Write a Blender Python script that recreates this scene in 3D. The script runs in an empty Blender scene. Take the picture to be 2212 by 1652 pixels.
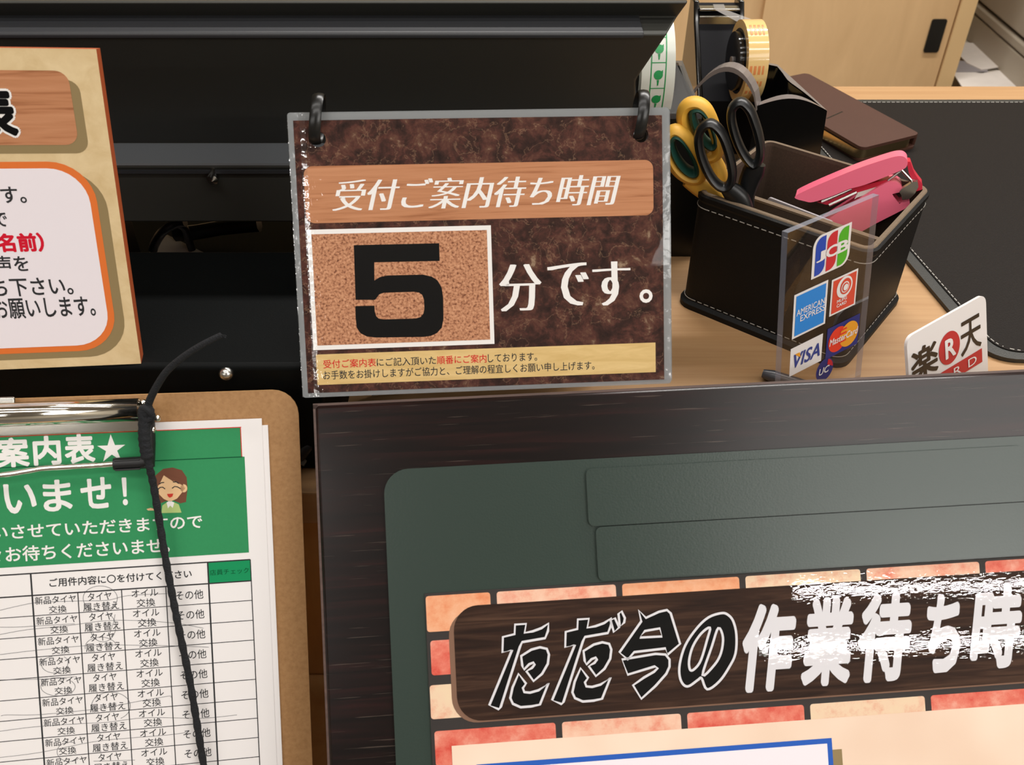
import bpy, bmesh, math, random
from mathutils import Vector, Matrix
random.seed(7)
sc = bpy.context.scene
COL = sc.collection
R = math.radians
ZD = 0.75                       # height of the desk top
# ------------------------------------------------------------------ camera, world, lights, exposure
TH = R(40); FPX = 2000.0; CX, CY = 1106.0, 826.0
CAM = Vector((0, 0, ZD + 0.39))
FW = Vector((0, math.cos(TH), -math.sin(TH))); UP = Vector((0, math.sin(TH), math.cos(TH)))
cd = bpy.data.cameras.new('camera'); cam = bpy.data.objects.new('camera', cd); COL.objects.link(cam)
cam.location = CAM; cam.rotation_euler = (R(50), 0, 0)
cd.sensor_width = 36; cd.lens = 36 * FPX / 2212; cd.clip_start = .01
cd.dof.use_dof = True; cd.dof.focus_distance = 0.60; cd.dof.aperture_fstop = 20
sc.camera = cam
w = bpy.data.worlds.new('world'); sc.world = w; w.use_nodes = True
w.node_tree.nodes['Background'].inputs[0].default_value = (1, .97, .94, 1)
w.node_tree.nodes['Background'].inputs[1].default_value = .25

def lamp(name, x, y, sx, sy, watt, col=(1, .968, .93)):
    l = bpy.data.lights.new(name, 'AREA'); l.shape = 'RECTANGLE'; l.size = sx; l.size_y = sy; l.energy = watt; l.color = col
    o = bpy.data.objects.new(name, l); COL.objects.link(o); o.location = (x, y, 2.585)
    return o
TUBES_AND_FILLS = [(2.90, -2.56, 2.5, .05, 66), (2.90, -3.04, 2.5, .05, 66),
         (2.45, -1.50, 2.7, 1.3, 74), (-1.75, -2.95, 2.5, .06, 30), (-1.66, -1.88, 2.5, .05, 40),  # panel sized for the board's sheen; left pair added for clip glints and sign glare
         (0.2, -0.50, 2.5, .10, 27), (-0.2, 0.25, 2.5, .10, 20), (0.9, 1.62, 2.5, .10, 120), (1.6, 0.95, 2.5, .10, 12)]  # unseen lamps added to brighten the sign, desk strip and cabinet
for i, t in enumerate(TUBES_AND_FILLS):
    lamp('tube_and_fill_light', *t)
vs = sc.view_settings
vs.view_transform = 'Standard'; vs.look = 'None'; vs.gamma = 1; vs.use_curve_mapping = False
vs.exposure = -0.88
try: sc.cycles.use_denoising = True
except Exception: pass

# ------------------------------------------------------------------ helpers
def S(r, g, b):
    f = lambda c: c / 12.92 if c <= .04045 else ((c + .055) / 1.055) ** 2.4
    return (f(r / 255), f(g / 255), f(b / 255), 1)
def ray(px, py):
    return Vector(((px - CX) / FPX, 0, 0)) + UP * (-(py - CY) / FPX) + FW
def D(px, py, z=0.0):            # pixel -> point at height z above the desk top
    d = ray(px, py); return CAM + d * ((z - 0.39) / d.z)
def Yp(px, py, y):               # pixel -> point at depth y
    d = ray(px, py); return CAM + d * (y / d.y)
class Plane:
    def __init__(s, O, lean=0, yaw=0, roll=0):
        lean, yaw, roll = R(lean), R(yaw), R(roll)
        h = Vector((math.cos(yaw), math.sin(yaw), 0)); b = Vector((-math.sin(yaw), math.cos(yaw), 0))
        v = Vector((0, 0, math.cos(lean))) + b * math.sin(lean)
        c, q = math.cos(roll), math.sin(roll)
        s.h = h * c + v * q; s.v = v * c - h * q; s.n = s.h.cross(s.v); s.O = Vector(O)
        s.M = Matrix.Translation(s.O) @ Matrix((s.h, s.v, s.n)).transposed().to_4x4()
    def uv(s, px, py, w=0.0):
        d = ray(px, py); o = s.O + s.n * w
        p = CAM + d * ((o - CAM).dot(s.n) / d.dot(s.n)) - s.O
        return (p.dot(s.h), p.dot(s.v))
    def pts(s, L, w=0.0): return [s.uv(x, y, w) for x, y in L]
    def box(s, x0, y0, x1, y1):   # TL and BR pixels -> u0,v0,u1,v1
        a, b = s.uv(x0, y0), s.uv(x1, y1); return (a[0], b[1], b[0], a[1])

class MB:
    def __init__(s): s.v = []; s.f = []; s.m = []
    def add(s, vs, fs, mi=0):
        k = len(s.v); s.v += [tuple(x) for x in vs]; s.f += [tuple(i + k for i in f) for f in fs]; s.m += [mi] * len(fs); return s
    def box(s, x0, x1, y0, y1, z0, z1, mi=0):
        return s.add([(x, y, z) for z in (z0, z1) for y in (y0, y1) for x in (x0, x1)],
                     [(0, 2, 3, 1), (4, 5, 7, 6), (0, 1, 5, 4), (2, 6, 7, 3), (0, 4, 6, 2), (1, 3, 7, 5)], mi)
    def poly(s, P, z=0, mi=0): return s.add([(x, y, z) for x, y in P], [tuple(range(len(P)))], mi)
    def slab(s, P, z0, z1, mi=0, mside=None):
        n = len(P); ms = mi if mside is None else mside
        s.add([(x, y, z1) for x, y in P], [tuple(range(n))], mi)
        s.add([(x, y, z0) for x, y in P], [tuple(range(n))[::-1]], mi)
        return s.add([(x, y, z) for z in (z0, z1) for x, y in P], [(i, (i + 1) % n, n + (i + 1) % n, n + i) for i in range(n)], ms)
    def tube(s, path, r, n=8, closed=False, mi=0, rb=None, cap=True):
        P = [Vector(p) for p in path]; L = len(P)
        rr = r if isinstance(r, (list, tuple)) else [r] * L
        vs = []; nrm = None
        for i in range(L):
            a = P[(i - 1) % L] if closed or i > 0 else P[i]; b = P[(i + 1) % L] if closed or i < L - 1 else P[i]
            t = (b - a).normalized()
            if nrm is None:
                nrm = t.orthogonal().normalized() if not hasattr(s, 'ref') or s.ref is None else (s.ref - t * s.ref.dot(t)).normalized()
            else:
                nrm = (nrm - t * nrm.dot(t)).normalized() if getattr(s, 'ref', None) is None else (s.ref - t * s.ref.dot(t)).normalized()
            bi = t.cross(nrm); q = (rb if rb else rr[i])
            for k in range(n):
                an = 2 * math.pi * k / n
                vs.append(P[i] + nrm * (math.cos(an) * q) + bi * (math.sin(an) * rr[i]))
        fs = []
        for i in range(L if closed else L - 1):
            j = (i + 1) % L
            for k in range(n): fs.append((i * n + k, i * n + (k + 1) % n, j * n + (k + 1) % n, j * n + k))
        if not closed and cap: fs += [tuple(range(n))[::-1], tuple(range((L - 1) * n, L * n))]
        return s.add(vs, fs, mi)
    def lathe(s, prof, O, ax, n=32, mi=0):   # prof: list of (radius, offset along ax); closed ring profile
        O = Vector(O); ax = Vector(ax).normalized(); e1 = ax.orthogonal().normalized(); e2 = ax.cross(e1)
        m = len(prof); vs = []
        for k in range(n):
            an = 2 * math.pi * k / n
            for r_, o_ in prof: vs.append(O + ax * o_ + (e1 * math.cos(an) + e2 * math.sin(an)) * r_)
        fs = [(k * m + i, k * m + (i + 1) % m, ((k + 1) % n) * m + (i + 1) % m, ((k + 1) % n) * m + i) for k in range(n) for i in range(m)]
        return s.add(vs, fs, mi)
    def ball(s, c, r, mi=0, sz=1, n=12):
        c = Vector(c); vs = []; fs = []
        for i in range(n // 2 + 1):
            t = math.pi * i / (n // 2)
            for k in range(n):
                a = 2 * math.pi * k / n; vs.append(c + Vector((math.sin(t) * math.cos(a), math.sin(t) * math.sin(a), math.cos(t) * sz)) * r)
        for i in range(n // 2):
            for k in range(n): fs.append((i * n + k, i * n + (k + 1) % n, (i + 1) * n + (k + 1) % n, (i + 1) * n + k))
        return s.add(vs, fs, mi)
    def dashes(s, path, dl, gap, wd, hh, mi=0):     # stitches along a 3-D path, lying flat against normal hh
        P = [Vector(p) for p in path]; hh = Vector(hh).normalized(); pos = 0.0
        for a, b in zip(P, P[1:]):
            L = (b - a).length
            if L < 1e-6: continue
            t = (b - a) / L; sd = t.cross(hh) * (wd / 2); x = pos
            while x < L:
                p0 = a + t * x; p1 = a + t * min(x + dl, L)
                q = hh * (wd * .5)
                s.add([p0 - sd, p1 - sd, p1 + sd, p0 + sd, p0 - sd + q, p1 - sd + q, p1 + sd + q, p0 + sd + q],
                      [(4, 5, 6, 7), (0, 1, 5, 4), (2, 3, 7, 6), (0, 4, 7, 3), (1, 2, 6, 5)], mi)
                x += dl + gap
            pos = x - L
        return s
    def build(s, name, mats, parent=None, M=None, smooth=False, bevel=0, seg=2, label=None):
        me = bpy.data.meshes.new(name); me.from_pydata(s.v, [], s.f)
        for m in (mats if isinstance(mats, (list, tuple)) else [mats]): me.materials.append(m)
        for p, i in zip(me.polygons, s.m): p.material_index = i; p.use_smooth = smooth
        me.update()
        o = bpy.data.objects.new(name, me); COL.objects.link(o)
        if parent is not None: o.parent = parent
        if M is not None: o.matrix_local = M
        if bevel:
            b = o.modifiers.new('bevel', 'BEVEL'); b.width = bevel; b.segments = seg; b.limit_method = 'ANGLE'; b.angle_limit = R(35)
            for p in me.polygons: p.use_smooth = True
            try:
                me.set_sharp_from_angle(angle=R(40))
            except Exception: pass
        elif smooth:
            try: me.set_sharp_from_angle(angle=R(50))
            except Exception: pass
        if label: o['label'] = label
        return o
def root(name, label, cat, M=None, group=None):
    o = bpy.data.objects.new(name, None); COL.objects.link(o); o.empty_display_size = .02
    if M is not None: o.matrix_world = M
    o['label'] = label; o['category'] = cat
    if group: o['group'] = group
    return o
def tag(o, label, cat, group=None):
    o['label'] = label; o['category'] = cat
    if group: o['group'] = group
    return o
def rrect(x0, y0, x1, y1, r, n=6, only=None):
    P = []
    for i, (cx, cy, a) in enumerate(((x1 - r, y1 - r, 0), (x0 + r, y1 - r, 90), (x0 + r, y0 + r, 180), (x1 - r, y0 + r, 270))):
        if only is not None and i not in only:
            P.append(((x1, y1), (x0, y1), (x0, y0), (x1, y0))[i]); continue
        for k in range(n + 1):
            t = R(a + 90 * k / n); P.append((cx + r * math.cos(t), cy + r * math.sin(t)))
    return P
def rpoly(C, r, n=5):            # rounded corners of any convex polygon
    P = []; m = len(C)
    for i in range(m):
        c = Vector(C[i]).to_2d(); a = (Vector(C[i - 1]).to_2d() - c).normalized(); b = (Vector(C[(i + 1) % m]).to_2d() - c).normalized()
        p, q = c + a * r, c + b * r
        for k in range(n + 1):
            t = k / n; P.append(tuple(p * (1 - t) ** 2 + c * 2 * t * (1 - t) + q * t * t))
    return P
def ell(cx, cy, rx, ry, n=40, rot=0):
    c, s_ = math.cos(R(rot)), math.sin(R(rot))
    return [(cx + rx * math.cos(2 * math.pi * k / n) * c - ry * math.sin(2 * math.pi * k / n) * s_,
             cy + rx * math.cos(2 * math.pi * k / n) * s_ + ry * math.sin(2 * math.pi * k / n) * c) for k in range(n)]
def cat(P, n=6, closed=False):   # Catmull-Rom smoothing
    P = [Vector(p) for p in P]; L = len(P); out = []
    for i in range(L if closed else L - 1):
        if closed: a, b, c, d = P[(i - 1) % L], P[i], P[(i + 1) % L], P[(i + 2) % L]
        else: a, b, c, d = P[max(i - 1, 0)], P[i], P[i + 1], P[min(i + 2, L - 1)]
        for k in range(n):
            t = k / n
            out.append(.5 * ((2 * b) + (c - a) * t + (2 * a - 5 * b + 4 * c - d) * t * t + (3 * b - a - 3 * c + d) * t ** 3))
    if not closed: out.append(P[-1])
    return out
def sheet(P, holes, z0, z1):     # a sheet with round holes
    bm = bmesh.new()
    def ring(Q): 
        v = [bm.verts.new((x, y, 0)) for x, y in Q]; return [bm.edges.new((v[i], v[(i + 1) % len(v)])) for i in range(len(v))]
    es = ring(P)
    for h in holes: es += ring(h)
    bmesh.ops.triangle_fill(bm, edges=es, use_beauty=True)
    bm.verts.index_update()
    V = [(v.co.x, v.co.y) for v in bm.verts]; F = []
    for f in bm.faces:
        idx = [v.index for v in f.verts]
        if f.normal.z < 0: idx = idx[::-1]
        F.append(tuple(idx))
    bm.free(); mb = MB(); mb.add([(x, y, z1) for x, y in V], F)
    if z0 is not None:
        mb.add([(x, y, z0) for x, y in V], [f[::-1] for f in F])
        for Q in [P] + list(holes):
            k = len(Q); mb.add([(x, y, z) for z in (z0, z1) for x, y in Q], [(i, (i + 1) % k, k + (i + 1) % k, k + i) for i in range(k)])
    return mb
# ---- lettering
_tc = {}
def glyphs(s, weight, shear, spacing):
    k = (s, weight, shear, spacing)
    if k not in _tc:
        c = bpy.data.curves.new('t', 'FONT'); c.body = s; c.offset = weight; c.shear = shear; c.space_character = spacing
        c.resolution_u = 3; c.fill_mode = 'FRONT' if False else c.fill_mode
        o = bpy.data.objects.new('t', c); COL.objects.link(o)
        dg = bpy.context.evaluated_depsgraph_get(); dg.update()
        me = bpy.data.meshes.new_from_object(o.evaluated_get(dg))
        _tc[k] = ([(v.co.x, v.co.y) for v in me.vertices], [tuple(p.vertices) for p in me.polygons])
        bpy.data.meshes.remove(me); bpy.data.objects.remove(o); bpy.data.curves.remove(c)
    return _tc[k]
def text(mb, s, bx, z, mi=0, weight=0.0, shear=0.0, sx=0.0, extra=0.0, spacing=1.0, tilt=0.0):
    """fit the string into the box bx (u0,v0,u1,v1); extra = heavier copy for outlines; sx = fattens the uprights"""
    V, F = glyphs(s, min(weight, 0.0), shear, spacing); weight = max(weight, 0.0)
    x0 = min(v[0] for v in V); x1 = max(v[0] for v in V); y0 = min(v[1] for v in V); y1 = max(v[1] for v in V)
    px_, py_ = sx + weight, weight
    ax = (bx[2] - bx[0]) / (x1 - x0 + 2 * px_); ay = (bx[3] - bx[1]) / (y1 - y0 + 2 * py_)
    offs = [(0, 0)]
    if sx: offs = [(sx * (k / 3 - 1), 0) for k in range(7)]
    r_ = weight + extra
    if r_ > 0:
        n_ = 4 if r_ < .012 else (8 if r_ < .03 else 14)
        base = offs; offs = offs + [(o[0] + r_ * math.cos(2 * math.pi * (k + .5) / n_), r_ * math.sin(2 * math.pi * (k + .5) / n_)) for o in base for k in range(n_)]
        if r_ >= .03: offs += [(r_ * .55 * math.cos(2 * math.pi * k / 6), r_ * .55 * math.sin(2 * math.pi * k / 6)) for k in range(6)]
    for i, (ox, oy) in enumerate(offs):
        mb.add([(bx[0] + (x - x0 + px_ + ox) * ax, bx[1] + (y - y0 + py_ + oy) * ay, z + i * 5e-7) for x, y in V], F, mi)
def stroke(mb, P, wd, z, mi=0, closed=False):
    P = [Vector((p[0], p[1])) for p in P]; L = len(P); A = []; B = []
    for i in range(L):
        a = P[i - 1] if (i > 0 or closed) else P[i]; b = P[(i + 1) % L] if (i < L - 1 or closed) else P[i]
        t = (b - a).normalized(); nn = Vector((-t.y, t.x)) * wd / 2
        A.append(P[i] + nn); B.append(P[i] - nn)
    m = L if closed else L - 1
    mb.add([(p.x, p.y, z) for p in A + B], [(i, (i + 1) % L, L + (i + 1) % L, L + i) for i in range(m)], mi)

# ------------------------------------------------------------------ materials
class NT:
    def __init__(s, name):
        s.m = bpy.data.materials.new(name); s.m.use_nodes = True; s.t = s.m.node_tree; s.b = s.t.nodes['Principled BSDF']
    def n(s, ty, **kw):
        x = s.t.nodes.new(ty)
        for k, v in kw.items():
            if k in x.inputs: x.inputs[k].default_value = v
            else: setattr(x, k, v)
        return x
    def l(s, a, b): s.t.links.new(a, b)
def mat(name, col, rough=.5, metal=0, spec=.5, coat=0, bump=None, mottled=None):
    q = NT(name); b = q.b
    b.inputs['Base Color'].default_value = col; b.inputs['Roughness'].default_value = rough; b.inputs['Metallic'].default_value = metal
    b.inputs['Specular IOR Level'].default_value = spec
    if coat: b.inputs['Coat Weight'].default_value = coat; b.inputs['Coat Roughness'].default_value = .06
    tc = q.n('ShaderNodeTexCoord')
    if mottled:
        sc_, amt = mottled
        nz = q.n('ShaderNodeTexNoise', Scale=sc_, Detail=4.0); q.l(tc.outputs['Object'], nz.inputs['Vector'])
        mx = q.n('ShaderNodeMix', data_type='RGBA'); mx.inputs[6].default_value = tuple(c * (1 - amt) for c in col[:3]) + (1,)
        mx.inputs[7].default_value = tuple(min(1, c * (1 + amt)) for c in col[:3]) + (1,)
        q.l(nz.outputs['Fac'], mx.inputs[0]); q.l(mx.outputs[2], b.inputs['Base Color'])
    if bump:
        sc_, st = bump
        nz = q.n('ShaderNodeTexNoise', Scale=sc_, Detail=3.0); q.l(tc.outputs['Object'], nz.inputs['Vector'])
        bp = q.n('ShaderNodeBump', Strength=st, Distance=.001); q.l(nz.outputs['Fac'], bp.inputs['Height']); q.l(bp.outputs[0], b.inputs['Normal'])
    return q.m
def ramp(q, stops):
    r = q.n('ShaderNodeValToRGB'); e = r.color_ramp.elements
    e[0].position, e[0].color = stops[0]; e[1].position, e[1].color = stops[-1]
    for p, c in stops[1:-1]:
        x = e.new(p); x.color = c
    return r
def grain(name, stops, scale, rough=.45, spec=.5, detail=6, second=None, dist=.6, bump=0, coat=0):
    """stretched-noise wood; scale = noise frequency along each object axis"""
    q = NT(name); tc = q.n('ShaderNodeTexCoord'); mp = q.n('ShaderNodeMapping'); mp.inputs['Scale'].default_value = scale
    q.l(tc.outputs['Object'], mp.inputs['Vector'])
    nz = q.n('ShaderNodeTexNoise', Scale=1.0, Detail=detail, Roughness=.6, Distortion=dist); q.l(mp.outputs[0], nz.inputs['Vector'])
    r = ramp(q, stops); q.l(nz.outputs['Fac'], r.inputs[0]); out = r.outputs[0]
    if second:                   # fine pore lines: (scale, threshold, colour, amount)
        sc2, th, col2, amt = second
        mp2 = q.n('ShaderNodeMapping'); mp2.inputs['Scale'].default_value = sc2; q.l(tc.outputs['Object'], mp2.inputs['Vector'])
        n2 = q.n('ShaderNodeTexNoise', Scale=1.0, Detail=2.0); q.l(mp2.outputs[0], n2.inputs['Vector'])
        mr = q.n('ShaderNodeMapRange'); mr.inputs[1].default_value = th; mr.inputs[2].default_value = th + .05; mr.inputs[4].default_value = amt
        q.l(n2.outputs['Fac'], mr.inputs[0])
        mx = q.n('ShaderNodeMix', data_type='RGBA'); mx.inputs[7].default_value = col2
        q.l(mr.outputs[0], mx.inputs[0]); q.l(out, mx.inputs[6]); out = mx.outputs[2]
    q.l(out, q.b.inputs['Base Color']); q.b.inputs['Roughness'].default_value = rough; q.b.inputs['Specular IOR Level'].default_value = spec
    if coat: q.b.inputs['Coat Weight'].default_value = coat
    return q.m
def film(name, tint=(1, 1, 1, 1), milky=0.0, mcol=(.6, .62, .63, 1), rough=.03, bumps=(), boost=0.0, ripple=False):
    """thin clear plastic: transparent, with a Fresnel gloss over it and an optional milky share"""
    q = NT(name); t = q.t; t.nodes.remove(q.b)
    out = [x for x in t.nodes if x.type == 'OUTPUT_MATERIAL'][0]
    tr = q.n('ShaderNodeBsdfTransparent'); tr.inputs[0].default_value = tint
    gl = q.n('ShaderNodeBsdfGlossy'); gl.inputs['Roughness'].default_value = rough
    fr = q.n('ShaderNodeFresnel', IOR=1.5)
    nrm = None
    if bumps:
        tc = q.n('ShaderNodeTexCoord'); h = None
        for sc_, st in bumps:
            mp = q.n('ShaderNodeMapping'); mp.inputs['Scale'].default_value = sc_; q.l(tc.outputs['Object'], mp.inputs['Vector'])
            nz = q.n('ShaderNodeTexNoise', Scale=1.0, Detail=2.0); q.l(mp.outputs[0], nz.inputs['Vector'])
            bp = q.n('ShaderNodeBump', Strength=1.0, Distance=st); q.l(nz.outputs['Fac'], bp.inputs['Height'])
            if nrm: q.l(nrm, bp.inputs['Normal'])
            nrm = bp.outputs[0]
        if ripple:              # heat-sealed left margin of the pouch is crumpled
            sx_ = q.n('ShaderNodeSeparateXYZ'); q.l(tc.outputs['Object'], sx_.inputs[0])
            mr = q.n('ShaderNodeMapRange'); mr.inputs[1].default_value = .006; mr.inputs[2].default_value = .020; mr.inputs[3].default_value = 1; mr.inputs[4].default_value = 0
            q.l(sx_.outputs[0], mr.inputs[0])
            mp = q.n('ShaderNodeMapping'); mp.inputs['Scale'].default_value = (240, 130, 1); q.l(tc.outputs['Object'], mp.inputs['Vector'])
            nz = q.n('ShaderNodeTexNoise', Scale=1.0, Detail=2.0); q.l(mp.outputs[0], nz.inputs['Vector'])
            mu = q.n('ShaderNodeMath', operation='MULTIPLY'); q.l(nz.outputs['Fac'], mu.inputs[0]); q.l(mr.outputs[0], mu.inputs[1])
            bp = q.n('ShaderNodeBump', Strength=1.0, Distance=.0016); q.l(mu.outputs[0], bp.inputs['Height']); q.l(nrm, bp.inputs['Normal']); nrm = bp.outputs[0]
        q.l(nrm, gl.inputs['Normal']); q.l(nrm, fr.inputs['Normal'])
    base = tr.outputs[0]
    if milky:
        df = q.n('ShaderNodeBsdfDiffuse'); df.inputs[0].default_value = mcol
        m0 = q.n('ShaderNodeMixShader'); m0.inputs[0].default_value = milky; q.l(base, m0.inputs[1]); q.l(df.outputs[0], m0.inputs[2]); base = m0.outputs[0]
    geo = q.n('ShaderNodeNewGeometry'); inv = q.n('ShaderNodeMath', operation='SUBTRACT'); inv.inputs[0].default_value = 1.0; q.l(geo.outputs['Backfacing'], inv.inputs[1])
    fm_ = q.n('ShaderNodeMath', operation='MULTIPLY'); q.l(fr.outputs[0], fm_.inputs[0]); q.l(inv.outputs[0], fm_.inputs[1]); fac = fm_.outputs[0]
    if boost:
        ad = q.n('ShaderNodeMath', operation='ADD'); ad.inputs[1].default_value = boost; q.l(fac, ad.inputs[0]); fac = ad.outputs[0]
    mx = q.n('ShaderNodeMixShader'); q.l(fac, mx.inputs[0]); q.l(base, mx.inputs[1]); q.l(gl.outputs[0], mx.inputs[2])
    q.l(mx.outputs[0], out.inputs[0])
    return q.m
def marble(name):
    q = NT(name); tc = q.n('ShaderNodeTexCoord')
    n1 = q.n('ShaderNodeTexNoise', Scale=95.0, Detail=9.0, Roughness=.74, Distortion=.3); q.l(tc.outputs['Object'], n1.inputs['Vector'])
    r = ramp(q, [(.33, S(34, 22, 20)), (.45, S(58, 37, 32)), (.54, S(84, 50, 43)), (.61, S(98, 66, 53)), (.70, S(158, 134, 110))])
    q.l(n1.outputs['Fac'], r.inputs[0])
    n2 = q.n('ShaderNodeTexNoise', Scale=55.0, Detail=5.0, Roughness=.6, Distortion=.35); q.l(tc.outputs['Object'], n2.inputs['Vector'])
    sb = q.n('ShaderNodeMath', operation='SUBTRACT'); sb.inputs[1].default_value = .5; q.l(n2.outputs['Fac'], sb.inputs[0])
    ab = q.n('ShaderNodeMath', operation='ABSOLUTE'); q.l(sb.outputs[0], ab.inputs[0])
    mr = q.n('ShaderNodeMapRange'); mr.inputs[1].default_value = .010; mr.inputs[2].default_value = 0; mr.inputs[3].default_value = 0; mr.inputs[4].default_value = .4
    q.l(ab.outputs[0], mr.inputs[0])
    mx = q.n('ShaderNodeMix', data_type='RGBA'); mx.inputs[7].default_value = S(158, 124, 98)
    q.l(mr.outputs[0], mx.inputs[0]); q.l(r.outputs[0], mx.inputs[6]); q.l(mx.outputs[2], q.b.inputs['Base Color'])
    q.b.inputs['Roughness'].default_value = .7; return q.m
def speckle(name, stops, scale, rough=.7, detail=2):
    q = NT(name); tc = q.n('ShaderNodeTexCoord'); n1 = q.n('ShaderNodeTexNoise', Scale=scale, Detail=detail, Roughness=.65); q.l(tc.outputs['Object'], n1.inputs['Vector'])
    r = ramp(q, stops); q.l(n1.outputs['Fac'], r.inputs[0]); q.l(r.outputs[0], q.b.inputs['Base Color']); q.b.inputs['Roughness'].default_value = rough
    return q.m
def brick(name, a, b_, c):
    q = NT(name); tc = q.n('ShaderNodeTexCoord'); n1 = q.n('ShaderNodeTexNoise', Scale=70.0, Detail=7.0, Roughness=.7); q.l(tc.outputs['Object'], n1.inputs['Vector'])
    r = ramp(q, [(.34, a), (.52, b_), (.68, c)]); q.l(n1.outputs['Fac'], r.inputs[0]); q.l(r.outputs[0], q.b.inputs['Base Color']); q.b.inputs['Roughness'].default_value = .7
    return q.m

m_desk = grain('desk_wood', [(.3, S(174, 133, 91)), (.7, S(190, 151, 108))], (5, 160, 60), .4, .35)
m_deskfront = grain('desk_panel_wood', [(.3, S(196, 148, 92)), (.7, S(210, 164, 106))], (60, 60, 9), .5, .4)
m_cab = grain('cabinet_wood', [(.3, S(226, 187, 137)), (.7, S(238, 199, 148))], (18, 18, 4), .5, .4)
m_cabedge = mat('cabinet_edge', S(238, 202, 148), .5)
m_dark = grain('dark_wood', [(.3, S(13, 9, 9)), (.5, S(23, 14, 13)), (.72, S(42, 20, 19))], (9, 210, 60), .24, .42,
               second=((22, 900, 60), .66, S(92, 80, 72), .5))
m_darkedge = grain('dark_wood_edge', [(.3, S(74, 56, 50)), (.7, S(98, 76, 68))], (20, 300, 60), .4)
m_grey = mat('grey_green_plastic', S(50, 63, 57), .27, spec=.5, bump=(900, .05))
m_marble = marble('printed_marble')
m_pwood = grain('printed_light_wood', [(.3, S(158, 100, 66)), (.45, S(192, 132, 94)), (.7, S(204, 145, 107))], (16, 330, 1), .6, detail=4)
m_pdark = grain('printed_dark_wood', [(.3, S(34, 22, 18)), (.5, S(52, 34, 26)), (.75, S(84, 60, 46))], (14, 260, 1), .6, detail=5, dist=1.0)
m_cork = speckle('printed_cork', [(.32, S(120, 72, 52)), (.44, S(180, 124, 92)), (.6, S(206, 150, 114)), (.75, S(222, 170, 134))], 800)
m_linen = grain('printed_linen', [(.3, S(214, 180, 116)), (.7, S(234, 203, 142))], (40, 240, 1), .6)
m_linen2 = grain('printed_cream_cloth', [(.3, S(216, 188, 140)), (.7, S(234, 210, 166))], (70, 90, 1), .6)
m_cream = speckle('printed_parchment', [(.3, S(240, 210, 186)), (.7, S(250, 226, 204))], 14)
m_white = mat('printed_white', S(246, 243, 240), .6)
m_offwhite = mat('printed_soft_white', S(246, 238, 244), .6)
m_black = mat('printed_black', S(7, 7, 8), .6)
m_ink = mat('printed_ink', S(52, 52, 54), .6)
m_red = mat('printed_red', S(214, 34, 40), .6)
m_red2 = mat('printed_crimson', S(216, 28, 52), .6)
m_blue = mat('printed_blue_line', S(44, 96, 190), .6)
m_orange = mat('printed_orange', S(232, 122, 58), .6)
m_pshade = mat('printed_shadow_taupe', S(150, 130, 92), .6)
m_pshade2 = mat('printed_shadow_umber', S(132, 100, 82), .6)
m_paper = mat('paper', S(247, 243, 242), .7, bump=(300, .03))
m_green = mat('printed_green', S(56, 146, 94), .55, mottled=(600, .06))
m_green2 = mat('printed_green_cell', S(28, 148, 94), .55)
m_dgreen = mat('printed_dark_green', S(14, 84, 52), .6)
m_hair = mat('printed_hair', S(118, 76, 58), .6); m_skin = mat('printed_skin', S(236, 196, 150), .6)
m_jacket = mat('printed_light_green', S(182, 204, 130), .6); m_mouth = mat('printed_mouth', S(206, 62, 50), .6)
m_pencil = mat('pencil', S(74, 74, 80), .6)
m_film = film('clear_film', rough=.02, bumps=(((60, 60, 1), .00003),), ripple=True)
m_curl = film('curled_film', rough=.09, bumps=(((260, 170, 1), .00040),), boost=.10)
m_wavy = film('wavy_laminate', rough=.012, bumps=(((50, 120, 1), .00003), ((330, 620, 1), .000013)))
m_lam = film('laminate_margin', milky=.5, mcol=S(168, 172, 174), rough=.06, bumps=(((60, 60, 1), .0006), ((300, 300, 1), .0001)), boost=.03)
m_acr = film('clear_acrylic', tint=(.97, .96, .95, 1), rough=.01, boost=.02)
m_acredge = film('acrylic_edge', tint=(.8, .82, .95, 1), milky=.28, mcol=S(196, 204, 226), rough=.08, boost=.05)
m_hard = speckle('hardboard', [(.3, S(158, 116, 72)), (.5, S(170, 127, 82)), (.7, S(178, 136, 90))], 420, .42, detail=6)
m_hardedge = mat('hardboard_edge', S(196, 152, 98), .6)
m_chrome = mat('chrome', S(226, 222, 212), .10, metal=1)
m_steel = mat('steel', S(190, 188, 182), .25, metal=1)
m_rubber = mat('black_rubber', S(20, 20, 22), .45, bump=(500, .1))
m_cord = mat('black_cord', S(22, 24, 28), .85, bump=(1200, .8))
m_bplast = mat('black_plastic', S(20, 20, 19), .28, spec=.5)
m_bmetal = mat('black_painted_metal', S(8, 10, 10), .5, spec=.10, bump=(1500, .08))
m_bgrey = mat('dark_grey_plastic', S(50, 51, 54), .45)
m_gloss = mat('glossy_black_plastic', S(14, 14, 14), .12, spec=.6)
m_rim = mat('grey_rim_plastic', S(124, 116, 112), .25)
m_smoke = film('smoky_plastic', tint=(.55, .55, .56, 1), milky=.25, mcol=S(150, 150, 150), rough=.1, boost=.05)
m_leather = mat('black_leather', S(15, 14, 13), .55, spec=.25, bump=(900, .2))
m_suede = mat('brown_suede', S(70, 55, 42), .85, mottled=(900, .35))
m_suederim = mat('brown_suede_rim', S(112, 94, 74), .8, mottled=(900, .3))
m_mat = mat('dark_brown_leatherette', S(27, 22, 19), .55, spec=.12, bump=(1100, .3))
m_matedge = mat('leatherette_edge', S(44, 44, 40), .45, bump=(1100, .2))
m_thread = mat('pale_thread', S(176, 172, 164), .8)
m_case = mat('brown_phone_leather', S(76, 48, 38), .5, spec=.3, bump=(1200, .2), mottled=(30, .06))
m_gold = mat('gold_metal', S(196, 174, 128), .22, metal=1)
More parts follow.
